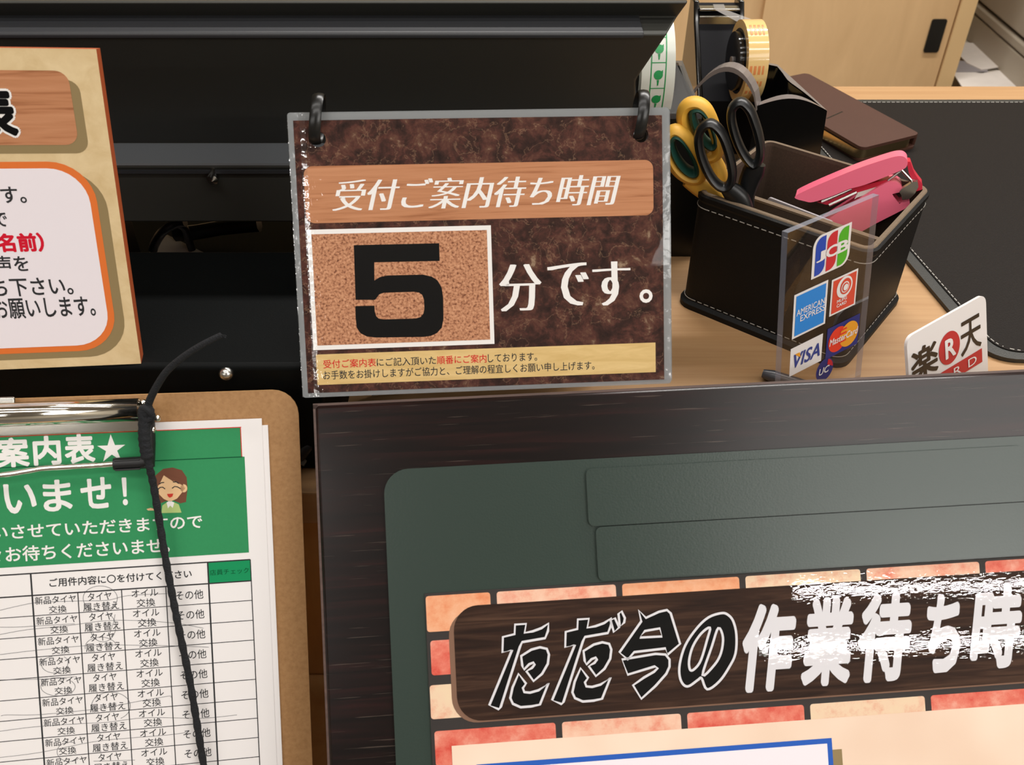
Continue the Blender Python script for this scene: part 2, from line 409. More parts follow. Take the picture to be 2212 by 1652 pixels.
m_camera = mat('dark_glass', S(24, 24, 28), .1)
m_yellow = mat('yellow_grip', S(236, 180, 66), .5, mottled=(60, .1)); m_teal = mat('green_grip', S(26, 74, 62), .55)
m_sblack = mat('black_scissor_plastic', S(20, 21, 22), .34)
m_pink = mat('pink_plastic', S(252, 118, 146), .32, spec=.5); m_pinkd = mat('crimson_plastic', S(206, 40, 66), .35)
m_card = mat('grey_card', S(150, 144, 146), .6)
m_tape = mat('yellowed_tape', S(236, 200, 132), .14, spec=.6, coat=.6); m_tapep = mat('tape_print', S(226, 142, 82), .3, coat=.4)
m_tapecore = mat('tape_core', S(196, 182, 160), .5)
m_strip = film('loose_tape', tint=(.9, .9, .9, 1), milky=.4, mcol=S(190, 186, 182), rough=.12, boost=.05)
m_gtape = mat('white_tape', S(232, 236, 226), .3); m_gprint = mat('green_tape_print', S(34, 160, 88), .35)
m_floor = speckle('floor_tile', [(.3, S(96, 94, 90)), (.7, S(116, 112, 106))], 6, .4)
m_wall = mat('wall_paint', S(186, 178, 164), .85); m_ceil = mat('ceiling_paint', S(196, 192, 186), .9)
m_wallb = mat('olive_wall_paint', S(166, 152, 118), .8)
m_office = mat('office_grey', S(176, 166, 150), .5); m_seam = mat('seam_shadow_gap', S(110, 98, 82), .7)
m_sheet = mat('loose_paper', S(222, 214, 206), .7, mottled=(40, .08))
def flat(n, r, g, b, rough=.35): return mat(n, S(r, g, b), rough)

for m_ in bpy.data.materials:
    if m_.name.startswith('printed_') and m_.node_tree.nodes.get('Principled BSDF'): m_.node_tree.nodes['Principled BSDF'].inputs['Specular IOR Level'].default_value = .12
# ------------------------------------------------------------------ the room
def struct(name, mb, m):
    o = mb.build(name, m); o['kind'] = 'structure'; o['label'] = name.replace('_', ' ') + ' of the shop'; o['category'] = name.split('_')[0]; return o
struct('floor', MB().box(-3.6, 4.4, -4.6, 3.2, -.1, 0), m_floor)
struct('ceiling', MB().box(-3.6, 4.4, -4.6, 3.2, 2.6, 2.7), m_ceil)
struct('wall_left', MB().box(-3.7, -3.6, -4.6, 3.2, 0, 2.6), m_wall)
struct('wall_right', MB().box(4.4, 4.5, -4.6, 3.2, 0, 2.6), m_wall)
struct('wall_front', MB().box(-3.7, 4.5, -4.7, -4.6, 0, 2.6), m_wall)
struct('wall_back', MB().box(-3.7, 4.5, 3.2, 3.3, 0, 2.6), m_wallb)

# ------------------------------------------------------------------ reception desk
EDGE_Y = .367
dk = root('reception_desk', 'light wood reception desk carrying the stationery and dark desk mat', 'desk', Matrix.Translation((0, 0, 0)))
MB().box(-1.6, 1.7, EDGE_Y, .954, ZD - .028, ZD).build('desktop', m_desk, dk, bevel=.002)
MB().box(-1.58, 1.68, EDGE_Y + .012, EDGE_Y + .032, .0, ZD - .028).build('front_panel', m_deskfront, dk)
MB().box(-1.58, 1.68, .10, EDGE_Y + .012, ZD - .225, ZD - .203).build('ledge', m_deskfront, dk, bevel=.002)
for x in (-1.57, 1.65):
    MB().box(x - .012, x + .012, EDGE_Y + .032, .93, 0, ZD - .028).build('side_panel', m_deskfront, dk)
for x in (-1.2, 0, 1.3):
    MB().box(x - .012, x + .012, .13, EDGE_Y + .012, ZD - .30, ZD - .225).build('bracket', m_deskfront, dk)

# ------------------------------------------------------------------ cabinet and things far behind the desk
CY0 = 2.1
def cxz(px, py): p = Yp(px, py, CY0); return p.x, p.z
cb = root('storage_cabinet', 'light wood cabinet with sliding doors and black finger pulls behind the desk', 'cabinet', Matrix.Translation((0, CY0, 0)))
xr = cxz(2052, 90)[0]; xe = xr + .035; xs = cxz(1655, 90)[0]
MB().box(-1.2, xe, .03, .42, .0, .05).box(-1.2, xe, .03, .42, .85, .88).box(xr, xe, 0, .42, 0, .88).box(-1.22, -1.2, 0, .42, 0, .88).box(-1.2, xe, .40, .42, .05, .85).build('carcass', m_cabedge, cb)
dw = xr - xs
for k in range(8):
    x1 = xr - .004 - k * dw; x0 = x1 - dw + (.004 if k else -.012)
    if x1 < -1.15: break
    x0 = max(x0, -1.196)
    yy = 0.004 if k % 2 == 0 else .016
    d = MB().box(x0, x1, yy, yy + .012, .055, .845).build('door', m_cab, cb)
    hx = x1 - .085 if k == 0 else x0 + .06
    if k == 0:
        hx0, hz1 = cxz(2018, 42); hx1, hz0 = cxz(2024, 114)
        hx = (hx0 + hx1) / 2
    MB().slab(rrect(hx - .017, hz0, hx + .017, hz1, .005), -.0005, .003).build('finger_pull', m_bplast, d, Matrix(((1, 0, 0, 0), (0, 0, -1, yy), (0, 1, 0, 0), (0, 0, 0, 1))), label='black finger pull')
# grey steel drawers, low shelf and papers at the right edge
u = root('drawer_unit', 'beige grey steel drawer unit at the top right corner beyond the desk', 'drawer unit', Matrix.Translation((1.17, 0, 0)))
MB().box(.004, .5, 1.1, 2.75, .352, 1.0).build('casing', m_seam, u)
zs = [.352, .384, .62, 1.0]
for y0, y1 in ((1.1, 2.02), (2.05, 2.75)):
    for a, b in zip(zs, zs[1:]):
        MB().box(-.012, .004, y0 + .003, y1 - .003, a + .004, b - .004).build('drawer', m_office, u, bevel=.006, seg=3)
sh = MB().box(1.10, 2.0, 1.2, 2.9, .27, .29).box(1.10, 1.12, 1.2, 2.9, 0, .27).box(1.98, 2.0, 1.2, 2.9, 0, .27).box(1.16, 1.68, 1.2, 2.6, .29, .352)
tag(sh.build('low_shelf', m_office, bevel=.003), 'low grey shelf under the loose papers at the top right', 'shelf')
for i, (P, lab) in enumerate((([(2070, 92), (2138, 97), (2186, 142), (2120, 152), (2088, 137), (2064, 112)], 'topmost white paper lying crumpled beside the cabinet'),
                 ([(2052, 150), (2120, 160), (2190, 148), (2260, 150), (2260, 195), (2082, 195)], 'printed white paper lying nearest the desk edge'),
                 ([(2058, 132), (2128, 136), (2134, 156), (2052, 156)], 'grey paper tucked between the two white papers'))):
    z = (.2905 + .0022 * (2, 0, 1)[i]); d0 = []
    for p in P:
        d = ray(*p); q = CAM + d * ((z - CAM.z) / d.z); d0.append((q.x, q.y))
    tag(MB().slab(d0, z, z + .002).build('paper_sheet', [m_sheet, m_sheet, m_card][i]), lab, 'paper', 'loose papers on the low shelf')

# ------------------------------------------------------------------ desk mat, phone
mt = root('desk_mat', 'dark brown leatherette desk mat with pale stitched border', 'desk mat', Matrix.Translation((0, 0, ZD)))
fl = D(2137, 785); a_ = D(1943, 553); sl = (a_.x - fl.x) / (a_.y - fl.y)
corn = lambda ins: [(fl.x + ins * 1.1, fl.y + ins), (.92 - ins, fl.y + ins), (.92 - ins, .910 - ins), (fl.x + sl * (.910 - fl.y) + ins, .910 - ins)]
MB().slab(rpoly(corn(0), .022, 8), .0005, .0035).build('backing', m_matedge, mt, bevel=.0012)
MB().slab(rpoly(corn(.0075), .018, 8), .0036, .0042).build('pad', m_mat, mt)
P = rpoly(corn(.0085), .018, 8); P.append(P[0])
MB().dashes([(x, y, .0042) for x, y in P], .0032, .0016, .0007, (0, 0, 1)).build('stitching', m_thread, mt)

q0, q1, q2 = D(1743, 157, .018), D(1988, 289, .018), D(1865, 321, .018)
ex = (q0 - q1).normalized(); ey = (q2 - q1).normalized(); ez = Vector((0, 0, 1))
ey = (ey - ex * ey.dot(ex)).normalized()
if ex.cross(ey).z < 0: ez = Vector((0, 0, 1))
L_, W_ = (q0 - q1).length, (q2 - q1).length
Mph = Matrix.Translation(Vector((q1.x, q1.y, ZD + .0042))) @ Matrix((ex, ey, ex.cross(ey))).transposed().to_4x4()
sg = 1 if ex.cross(ey).z > 0 else -1
ph = root('smartphone', 'smartphone in a brown leather flip case lying on the dark mat', 'phone', Matrix.Translation(Vector((q1.x, q1.y, ZD + .0042))) @ Matrix((ex, ey * sg, Vector((0, 0, 1)))).transposed().to_4x4())
Y_ = lambda v: v * sg
def ysl(mb, x0, x1, y0, y1, z0, z1, r, mi=0):
    a, b = sorted((Y_(y0), Y_(y1))); return mb.slab(rrect(x0, a, x1, b, r, 5), z0, z1, mi)
ysl(MB(), 0, L_, 0, W_, .0110, .0138, .006).build('front_cover', m_case, ph, bevel=.001)
ysl(MB(), 0, L_, 0, W_, 0, .002, .006).build('back_cover', m_case, ph, bevel=.0008)
MB().box(.003, L_ - .003, min(Y_(-.0015), Y_(.002)), max(Y_(-.0015), Y_(.002)), .0003, .0135).build('spine', m_case, ph, bevel=.0015)
ysl(MB(), .001, L_ - .004, .004, W_ + .0015, .0024, .0106, .009).build('phone_body', m_gold, ph, bevel=.003, seg=3, label='gold metal phone edge')
sa, sb2 = [((D(px, py, .018) - q1).dot(ex), Y_((D(px, py, .018) - q1).dot(ey))) for px, py in ((1786, 256), (1820, 241))]
mb = MB(); stroke(mb, [sa, sb2], .0016, .01385); mb.build('strap_slit', m_camera, ph)

# ------------------------------------------------------------------ black pen box on the desk and what it holds
an = math.atan2(.4801 - .5551, .2183 - .1233)
Mb = Matrix.Translation(Vector((.1222, .5551, ZD))) @ Matrix.Rotation(an, 4, 'Z')
BW, BD, BH = .1225, .104, .090
pb = root('pen_box', 'black leather desk organiser box with white stitching and brown lining', 'desk organiser', Mb)
def loop(ins, z, r): return [(x, y, z) for x, y in rrect(ins, ins, BW - ins, BD - ins, max(r - ins, .001), 5)]
def rings(mb, LL, mi=0):
    n = len(LL[0])
    for A, B in zip(LL, LL[1:]): mb.add(A + B, [(i, (i + 1) % n, n + (i + 1) % n, n + i) for i in range(n)], mi)
    return mb
mb = rings(MB(), [loop(-.003, 0, .009), loop(-.003, .004, .009), loop(0, .006, .009), loop(0, BH - .006, .009), loop(-.001, BH - .004, .009), loop(-.001, BH - .001, .009), loop(.0008, BH, .009)])
mb.add(loop(-.003, 0, .009), [tuple(range(len(loop(0, 0, .009))))[::-1]])
mb.build('leather_shell', m_leather, pb, smooth=True)
mb = rings(MB(), [loop(.0008, BH, .009), loop(.0014, BH + .0006, .009), loop(.0040, BH + .0006, .009)], 1)
rings(mb, [loop(.0040, BH + .0006, .009), loop(.0045, BH - .002, .009), loop(.0045, .004, .009)], 0)
mb.add(loop(.0045, .004, .009), [tuple(range(len(loop(0, 0, .009))))])
mb.build('lining', [m_suede, m_suederim], pb)
dvy = .044
mb = MB().box(.005, BW - .005, dvy - .0018, dvy + .0018, .004, .074)
mb.box(.005, BW - .005, dvy - .0020, dvy + .0020, .074, .0755, 1); mb.build('divider', [m_suede, m_suederim], pb)
for z in (BH - .0095, .0075):
    st = MB()
    L = loop(-.0004, z, .009); L.append(L[0])
    for a, b in zip(L, L[1:]):
        m_ = Vector((a[0] + b[0] - BW, a[1] + b[1] - BD, 0))
        t = (Vector(b) - Vector(a)).normalized(); st.dashes([a, b], .0034, .0018, .00055, Vector((t.y, -t.x, 0)))
    st.build('stitching', m_thread, pb)

def pl3(pl, P, w=0.0): return [Vector((*pl.uv(x, y), w)) for x, y in P]
z4 = lambda P: [(1420 + x * .1453, 200 + y * .1453) for x, y in P]
z5 = lambda P: [(1640 + x * .1816, 300 + y * .1816) for x, y in P]
# black scissors
ps = Plane(Vector((.152, .5475, ZD + .09)), 4, -14)
sb = root('scissors', 'black handled scissors standing in front of the yellow handled ones', 'scissors', ps.M, 'scissors in the pen box')
for nm, P, wz in (('handle', [(790, 425), (680, 480), (622, 600), (632, 780), (685, 970), (775, 1170), (880, 1310), (990, 1370), (1085, 1320), (1120, 1180), (1100, 1000), (1050, 800), (985, 620), (900, 490)], .004),
              ('handle', [(1235, 185), (1115, 265), (1090, 420), (1130, 620), (1205, 830), (1305, 1010), (1420, 1120), (1505, 1040), (1530, 880), (1500, 680), (1440, 480), (1360, 290)], -.006)):
    mb = MB(); mb.ref = Vector((0, 0, 1)); mb.tube(cat(pl3(ps, z4(P), wz), 4, True), .0030, 10, True, rb=.0062)
    if wz > 0: sh_ = [(1010, 1330), (1120, 1440), (1230, 1560), (1300, 1760), (1330, 2100)]; rr = [.0044, .0066, .0070, .0062, .0045]
    else: sh_ = [(1470, 1100), (1420, 1230), (1350, 1400), (1310, 1620), (1330, 2100)]; rr = [.0062, .0076, .0070, .0060, .0045]
    mb.ref = Vector((0, 0, 1)); C_ = cat(pl3(ps, z4(sh_), wz), 4); q = [rr[min(int(i / 4), 4)] * (1 - (i % 4) / 4) + rr[min(int(i / 4) + 1, 4)] * (i % 4) / 4 for i in range(len(C_))]
    mb.tube(C_, q, 10, rb=.0050); mb.build(nm, m_sblack, sb, smooth=True)
mb = MB(); e = ps.uv(*z4([(1330, 2050)])[0]); mb.box(e[0] - .006, e[0] + .006, e[1] - .047, e[1] + .012, -.0014, .0000); mb.box(e[0] - .007, e[0] + .004, e[1] - .047, e[1] + .012, .0004, .0016); mb.build('blade', m_steel, sb)
# yellow scissors
py = Plane(Vector((.140, .5640, ZD + .09)), 2, -12)
sy = root('scissors', 'yellow and green soft grip scissors leaning left in the pen box', 'scissors', py.M, 'scissors in the pen box')
for P, G, wz, shk in (([(270, 525), (175, 610), (165, 800), (225, 985), (335, 1135), (480, 1225), (620, 1225), (665, 1110), (625, 940), (520, 760), (400, 600)],
               [(285, 580), (225, 650), (232, 790), (310, 960), (425, 1095), (540, 1150), (605, 1110), (585, 980), (500, 800), (390, 645)], .004, [(470, 1230), (620, 1340), (780, 1440), (900, 1560), (980, 1760), (1010, 2150)]),
              ([(575, 215), (440, 240), (365, 360), (390, 560), (480, 760), (620, 960), (760, 1020), (880, 960), (900, 820), (860, 660), (790, 450), (700, 290)],
               [(590, 280), (525, 310), (520, 410), (570, 570), (680, 760), (800, 850), (870, 790), (845, 640), (770, 440), (670, 310)], -.007, [(700, 950), (800, 1100), (880, 1280), (930, 1480), (985, 1760), (1010, 2150)])):
    mb = MB(); mb.ref = Vector((0, 0, 1)); mb.tube(cat(pl3(py, z4(P), wz), 4, True), .0042, 10, True, rb=.0070)
    C_ = cat(pl3(py, z4(shk), wz), 4); mb.tube(C_, [.0075 - .004 * abs(i / len(C_) - .3) for i in range(len(C_))], 10, rb=.0055)
    h_ = mb.build('handle', m_yellow, sy, smooth=True)
    mb = MB(); mb.ref = Vector((0, 0, 1)); mb.tube(cat(pl3(py, z4(G), wz), 4, True), .0024, 8, True, rb=.0080); mb.build('inner_grip', m_teal, h_, smooth=True, label='dark green inner grip')
e = py.uv(*z4([(1010, 2100)])[0]); MB().box(e[0] - .006, e[0] + .005, e[1] - .05, e[1] + .01, -.002, .0005).build('blade', m_steel, sy)
# grey card in the box
c0 = Mb @ Vector((.060, .0505, .0)); 
gc = MB().slab(rrect(.0, .006, .048, .0765, .002), 0, .0016).build('card', m_card)
gc.matrix_world = Mb @ Matrix.Translation((.028, dvy + .006, 0)) @ Matrix.Rotation(R(90), 4, 'X') @ Matrix.Rotation(R(-3), 4, 'Z')
tag(gc, 'plain grey card standing behind the divider of the pen box', 'card')
# pink stapler
pk = Plane(Vector((.232, .567, ZD + .088)), 12, -20)
sp = root('stapler', 'pink stapler propped diagonally in the pen box', 'stapler', pk.M)
def outl(P): return [tuple(p)[:2] for p in pl3(pk, z5(P))]
def soft(P): return [tuple(p) for p in cat([Vector(p) for p in P], 4, True)]
def body(nm, P, w0, w1, m, par, bev=.003, lab=None): return MB().slab(outl(P)[::-1], w0, w1).build(nm, m, par, bevel=bev, seg=4, label=lab)
body('upper_arm', soft([(420, 695), (560, 610), (900, 462), (1200, 342), (1500, 242), (1640, 206), (1720, 212), (1765, 262), (1752, 330), (1690, 372), (1500, 452), (1250, 548), (1060, 600), (860, 682), (645, 750), (545, 742)]), -.017, .0, m_pink, sp, .0055)
ba = body('base_arm', [(690, 1045), (900, 900), (1150, 742), (1400, 582), (1530, 512), (1620, 508), (1690, 560), (1712, 625), (1585, 655), (1600, 690), (1670, 772), (1725, 718), (1788, 735), (1795, 790), (1720, 838), (1400, 1000), (1250, 1085), (1085, 1175), (800, 1130)], -.020, .0, m_pink, sp, .004)
body('rear_bracket', [(1755, 285), (1800, 290), (1845, 420), (1900, 500), (1945, 555), (1942, 620), (1860, 645), (1845, 560), (1780, 420)], -.016, -.004, m_pinkd, sp, .002, 'crimson rear bracket')
body('hinge', [(1665, 615), (1700, 580), (1770, 540), (1830, 495), (1885, 500), (1893, 560), (1850, 640), (1790, 700), (1700, 715), (1690, 660)], -.003, .0025, m_steel, sp, .0015, 'chrome hinge')
mb = MB(); 
for P in ([(1535, 512), (1695, 390)], [(1695, 388), (1812, 512)]):
    mb.tube(pl3(pk, z5(P), -.004), .0010, 8)
mb.build('spring_wire', m_steel, sp)
body('magazine', [(680, 770), (740, 765), (1100, 600), (1280, 560), (1540, 500), (1560, 560), (1170, 660), (860, 805), (790, 800)], -.015, -.004, m_pinkd, sp, .001)
mb = MB(); 
for P in ([(740, 762), (1098, 604)], [(830, 800), (1162, 648)]): mb.tube(pl3(pk, z5(P), -.003), .0012, 6)
mb.build('rail', m_steel, sp)
body('sticker', [(1168, 655), (1530, 545), (1545, 575), (1160, 715), (1130, 735)], -.0038, -.0034, m_gtape, sp, 0, 'white paper sticker')

# ------------------------------------------------------------------ tape dispensers
# large one with the yellow roll
td = root('tape_dispenser', 'glossy black heavy tape dispenser with yellowed clear roll', 'tape dispenser', Matrix.Translation((0, 0, ZD)))
A = Vector((.1405, .766)); B = Vector((.2035, .7335)); C_ = Vector((.258, .7235)); E_ = Vector((.236, .812)); F_ = Vector((.160, .850))
def wallp(a, b, zf, n=12):
    return [(a + (b - a) * (k / n), zf(k / n)) for k in range(n + 1)]
F_ = Vector((.204, .830))
edge = wallp(B, C_, lambda t: .073 + .008 * math.sin(math.pi * t))
edge += wallp(C_, E_, lambda t: .073 + .004 * t)[1:]
edge += wallp(E_, F_, lambda t: .077)[1:]
edge += wallp(F_, B, lambda t: .077 - .004 * t)[1:-1]
cen = (B + C_ + E_ + F_) / 4; n = len(edge)
def off(p, d): v = (p - cen); return p - v.normalized() * d
lo = [(*off(p, -.006), .0) for p, z in edge]; mo = [(*p, z) for p, z in edge]; mi_ = [(*off(p, .0065), z) for p, z in edge]; li = [(*off(p, .0065), .012) for p, z in edge]
mb = rings(MB(), [lo, mo], 0); mb.add(lo, [tuple(range(n))[::-1]]); mb.add(li, [tuple(range(n))]); rings(mb, [mi_, li], 0)
mb.build('body', m_gloss, td, smooth=True)
rings(MB(), [[(x, y, z + .0004) for x, y, z in mo], [(x, y, z + .0012) for x, y, z in mi_]]).build('rim', m_rim, td, smooth=True)
AR = wallp(A, B, lambda t: .030 + .044 * t + .048 * math.sin(math.pi * min(1, t * .96 + .04)) ** .7, 18)
mb = MB(); o1 = Vector((-.47, -.88)).normalized() * .004
rings(mb, [[(*(p + o1), z - .004) for p, z in AR], [(*(p + o1), z) for p, z in AR], [(*(p - o1 * 2), z) for p, z in AR], [(*(p - o1 * 2), z - .004) for p, z in AR], [(*(p + o1), z - .004) for p, z in AR]])
n_ = len(AR); mb.f = [f for f in mb.f if not any(abs((f[0] % n_) - (f[1] % n_)) > 1 for _ in (0,))]; mb.m = mb.m[:len(mb.f)]
mb.build('arch', m_rim, td, label='grey topped arch at the left')
mb = MB().box(.137, .150, .762, .776, 0, .034); mb.build('foot', m_gloss, td, bevel=.002)
rc = Vector((.2025, .7876, .090)); ax = Vector((1, .045, 0))
ro = MB().lathe([(.0265, -.0085), (.0335, -.0085), (.0335, .0085), (.0265, .0085)], rc, ax, 48).build('tape_roll', m_tape, td, smooth=True, label='yellowed clear tape roll')
MB().lathe([(.0245, -.0088), (.0268, -.0088), (.0268, .0088), (.0245, .0088)], rc, ax, 48).build('tape_core', m_bplast, ro, smooth=True)
mb = MB(); e1 = ax.orthogonal().normalized()
for k, (a0, a1) in enumerate(((58, 78), (2, 14), (-16, -8), (-30, -24))):
    m2 = 6
    for q in range(m2):
        t0, t1 = R(a0 + (a1 - a0) * q / m2), R(a0 + (a1 - a0) * (q + 1) / m2); r_ = .0337
        for s0, s1 in ((-.0055, -.0035), (-.002, 0), (.0015, .0035), (.005, .0065)):
            pp = lambda t, s: (rc.x + s * ax.x, rc.y - r_ * math.cos(t) + s * ax.y, rc.z + r_ * math.sin(t))
            mb.add([pp(t0, s0), pp(t0, s1), pp(t1, s1), pp(t1, s0)], [(0, 1, 2, 3)])
mb.build('lettering', m_tapep, ro, label='faint orange lettering bands')
MB().lathe([(.002, -.013), (.0242, -.013), (.0242, .010), (.002, .010)], rc, ax, 36).build('hub', m_gloss, td, smooth=True)
MB().lathe([(.0001, -.0145), (.004, -.0145), (.004, -.012), (.0001, -.012)], rc, ax, 16).build('axle', m_rim, td, smooth=True)
# cutter post
zt = .112; Yc = .872
x0 = Yp(1494, 30, Yc).x; x1 = Yp(1602, 30, Yc).x
mb = MB(); P = [(Yc + .02, .0), (Yc + .012, zt - .004), (Yc, zt - .004), (Yc - .075, .05), (Yc - .075, 0)]
mb.add([(x0 + .004, y, z) for y, z in P] + [(x1 - .004, y, z) for y, z in P], [(0, 1, 2, 3, 4), (9, 8, 7, 6, 5)] + [(i, (i + 1) % 5 + 0, 5 + (i + 1) % 5, 5 + i)[::-1] for i in range(5)])
mb.build('cutter_post', mat('matt_navy_black', S(18, 18, 22), .7, spec=.15), td)
for xx in (x0, x1 - .005):
    P = [(Yc + .024, .0), (Yc + .016, zt), (Yc - .004, zt + .003), (Yc - .016, zt - .012), (Yc - .082, .05), (Yc - .082, 0)]
    mb = MB(); k = len(P); mb.add([(xx, y, z) for y, z in P] + [(xx + .005, y, z) for y, z in P], [tuple(range(k)), tuple(range(2 * k - 1, k - 1, -1))] + [(i, k + i, k + (i + 1) % k, (i + 1) % k) for i in range(k)])
    mb.build('side_flange', m_gloss, td, bevel=.0015)
MB().box(x0 + .005, x1 - .005, Yc - .012, Yc - .002, zt - .004, zt - .002).box(x0 + .005, x1 - .005, Yc - .014, Yc - .011, zt - .016, zt - .008).build('cutter_blade', m_steel, td, bevel=.0004)
a0 = Vector((x0 + .018, Yc - .014, zt - .002)); a1 = Vector((x0 + .028, Yc - .014, zt - .002)); b0 = Vector((.193, rc.y + .022, rc.z + .026)); b1 = Vector((.211, rc.y + .022, rc.z + .026))
MB().add([a0, a1, b1, b0], [(0, 1, 2, 3)]).add([a0, a1, a1 + Vector((0, .012, .001)), a0 + Vector((0, .012, .001))], [(0, 1, 2, 3)]).build('loose_tape', m_strip, td)
# second dispenser with the green and white roll
t2 = root('tape_dispenser', 'black tape dispenser with green and white roll half hidden by the sign', 'tape dispenser', Matrix.Translation((0, 0, ZD)))
xa, xb, ya, yb, zh = .084, .136, .630, .720, .108
lo = [(xa - .004, ya - .012, 0), (xb + .010, ya - .012, 0), (xb + .010, yb, 0), (xa - .004, yb, 0)]
hi = [(xa, ya, zh), (xb, ya, zh), (xb - .002, yb, zh + .004), (xa, yb, zh + .004)]
hin = [(xa + .004, ya + .004, zh), (xb - .004, ya + .004, zh), (xb - .006, yb - .004, zh + .004), (xa + .004, yb - .004, zh + .004)]
lin = [(x, y, .03) for x, y, z in hin]
mb = rings(MB(), [lo, hi]); mb.add(lo, [(3, 2, 1, 0)]); rings(mb, [hin, lin]); mb.add(lin, [(0, 1, 2, 3)]); mb.build('body', m_bplast, t2)
rings(MB(), [hi, [(x, y, z + .004) for x, y, z in hi], [(x, y, z + .004) for x, y, z in hin], hin]).build('rim', m_smoke, t2)
rc2 = Vector(((Yp(1405, 170, .655).x), .675, .128)); rR = .043
wd = .0118
r2 = MB().lathe([(.033, -wd), (rR, -wd), (rR, wd), (.033, wd)], rc2, (1, .05, 0), 48).build('tape_roll', m_gtape, t2, smooth=True, label='white and green printed tape roll')
mb = MB(); ax2 = Vector((1, .05, 0)).normalized()
def cyl(t, s, r_=rR + .0003): return (rc2.x + s * ax2.x, rc2.y - r_ * math.cos(t) + s * ax2.y, rc2.z + r_ * math.sin(t))
for s0, s1 in ((-.0035, -.0028), (.0068, .0075)):
    for q in range(30):
        t0, t1 = R(-50 + q * 5), R(-45 + q * 5); mb.add([cyl(t0, s0), cyl(t0, s1), cyl(t1, s1), cyl(t1, s0)], [(0, 1, 2, 3)])
for k, a in enumerate(range(-40, 100, 23)):
    L = [(.0020 + rx * math.cos(t) , a + 7 + dy + ry * math.sin(t)) for (rx, ry, dy) in ((.0032, 4.2, 1.5),) for t in [2 * math.pi * q / 16 for q in range(16)]]
    mb.add([cyl(R(d), x) for x, d in L], [tuple(range(16))])
    for pts in ([(.0034, a + 9), (.0052, a + 10), (.0050, a + 13), (.0034, a + 11)], [(.0012, a + 4), (.0028, a + 4), (.0024, a - 1), (.0016, a - 1)], [(-.0035, a - 4), (.0075, a - 4), (.0075, a - 3.2), (-.0035, a - 3.2)]):
        mb.add([cyl(R(d), x) for x, d in pts], [(0, 1, 2, 3)])
mb.build('marking', m_gprint, r2, label='green printed pattern')
MB().lathe([(.004, -wd - .001), (.0328, -wd - .001), (.0328, wd), (.004, wd)], rc2, (1, .05, 0), 32).build('hub', m_bplast, t2, smooth=True)
k = [(xb - .024, ya + .004, zh + .004), (xb, ya + .002, zh + .004), (xb - .006, ya + .07, zh + .004), (xb - .022, ya + .05, zh + .034)]
MB().add(k, [(0, 1, 3), (1, 2, 3), (0, 3, 2), (0, 2, 1)]).build('guard', m_smoke, t2, label='smoky clear guard')
k = [(xa - .004, ya + .004, zh + .004), (xa + .014, ya + .004, zh + .004), (xa + .012, ya + .05, zh + .004), (xa + .010, ya + .02, zh + .026)]
MB().add(k, [(0, 1, 3), (1, 2, 3), (0, 3, 2), (0, 2, 1)]).build('guard', m_smoke, t2, label='smoky clear guard')

# ------------------------------------------------------------------ clear card-logo stand and the white plate
Ya = .42; s_ = Ya / .47
pa = Plane(Vector((.161 * s_, Ya, ZD + .39 - (.39 - .1095) * s_)), 10.84, 34.16)
AW = .081 * s_; AL = (pa.O.z - ZD) / math.cos(R(10.84))
ac = root('card_logo_stand', 'clear acrylic stand with payment card logo stickers in front of the pen box', 'sign', pa.M)
MB().slab([(0, -AL), (AW, -AL), (AW, 0), (0, 0)], -.004, 0, 0, 1).build('acrylic_panel', [m_acr, m_acredge], ac)
bx_ = MB().box(0, AW, -AL, -AL + .004, 0, .03, 0); bx_.build('foot', m_acr, ac)
z6 = lambda x, y: (1680 + x * .2058, 480 + y * .2058)
def P6(L): return pa.pts([z6(x, y) for x, y in L])
def box6(x0, y0, x1, y1): return pa.box(*z6(x0, y0), *z6(x1, y1))
def inset(b, fx, fy0, fx1=None, fy1=None): return (b[0] + (b[2] - b[0]) * fx, b[1] + (b[3] - b[1]) * fy0, b[0] + (b[2] - b[0]) * fx1, b[1] + (b[3] - b[1]) * fy1)
m_lblue = flat('logo_blue', 20, 70, 180); m_lred = flat('logo_red', 206, 36, 50); m_lgreen = flat('logo_green', 76, 178, 34)
m_lwhite = flat('logo_white', 236, 232, 230); m_sky = flat('logo_sky_blue', 24, 134, 220); m_verm = flat('logo_vermilion', 218, 72, 50)
m_navy = flat('logo_navy', 36, 44, 120); m_mred = flat('logo_scarlet', 230, 60, 36); m_mor = flat('logo_amber', 236, 160, 40); m_vblue = flat('logo_ultramarine', 40, 62, 140)
def rect(mb, b, z, mi=0): mb.poly([(b[0], b[1]), (b[2], b[1]), (b[2], b[3]), (b[0], b[3])], z, mi)
e = .0003
def stick(lab): return lab
# three-bar logo
b = box6(374, 165, 738, 425); mb = MB(); r_ = (b[2] - b[0]) * .22
mb.poly(rrect(*b, r_, 6, only=(1, 3)), e, 0)
for k in range(3):
    q = inset(b, .07 + .30 * k, .05, .07 + .30 * k + .26, .95); mb.poly(rrect(*q, r_ * .8, 6, only=(1, 3)), e * 1.6, 1 + k)
    lb = inset(q, -.12, .35, 1.08, .66)
    if k == 0: lb = inset(q, .08, .35, 1.0, .62)
    text(mb, 'JCB'[k], lb, e * 2.4, 0, weight=.03)
mb.build('sticker', [m_lwhite, m_lblue, m_lred, m_lgreen], ac, label='sticker with blue, red and green bars')
b = box6(170, 765, 492, 1060); mb = MB(); rect(mb, b, e, 0); rect(mb, inset(b, .06, .05, .94, .95), e * 1.6, 1)
text(mb, 'AMERICAN', inset(b, .08, .50, .92, .64), e * 2.4, 0, weight=.01); text(mb, 'EXPRESS', inset(b, .20, .34, .94, .48), e * 2.4, 0, weight=.01)
mb.build('sticker', [m_lwhite, m_sky], ac, label='sky blue square sticker')
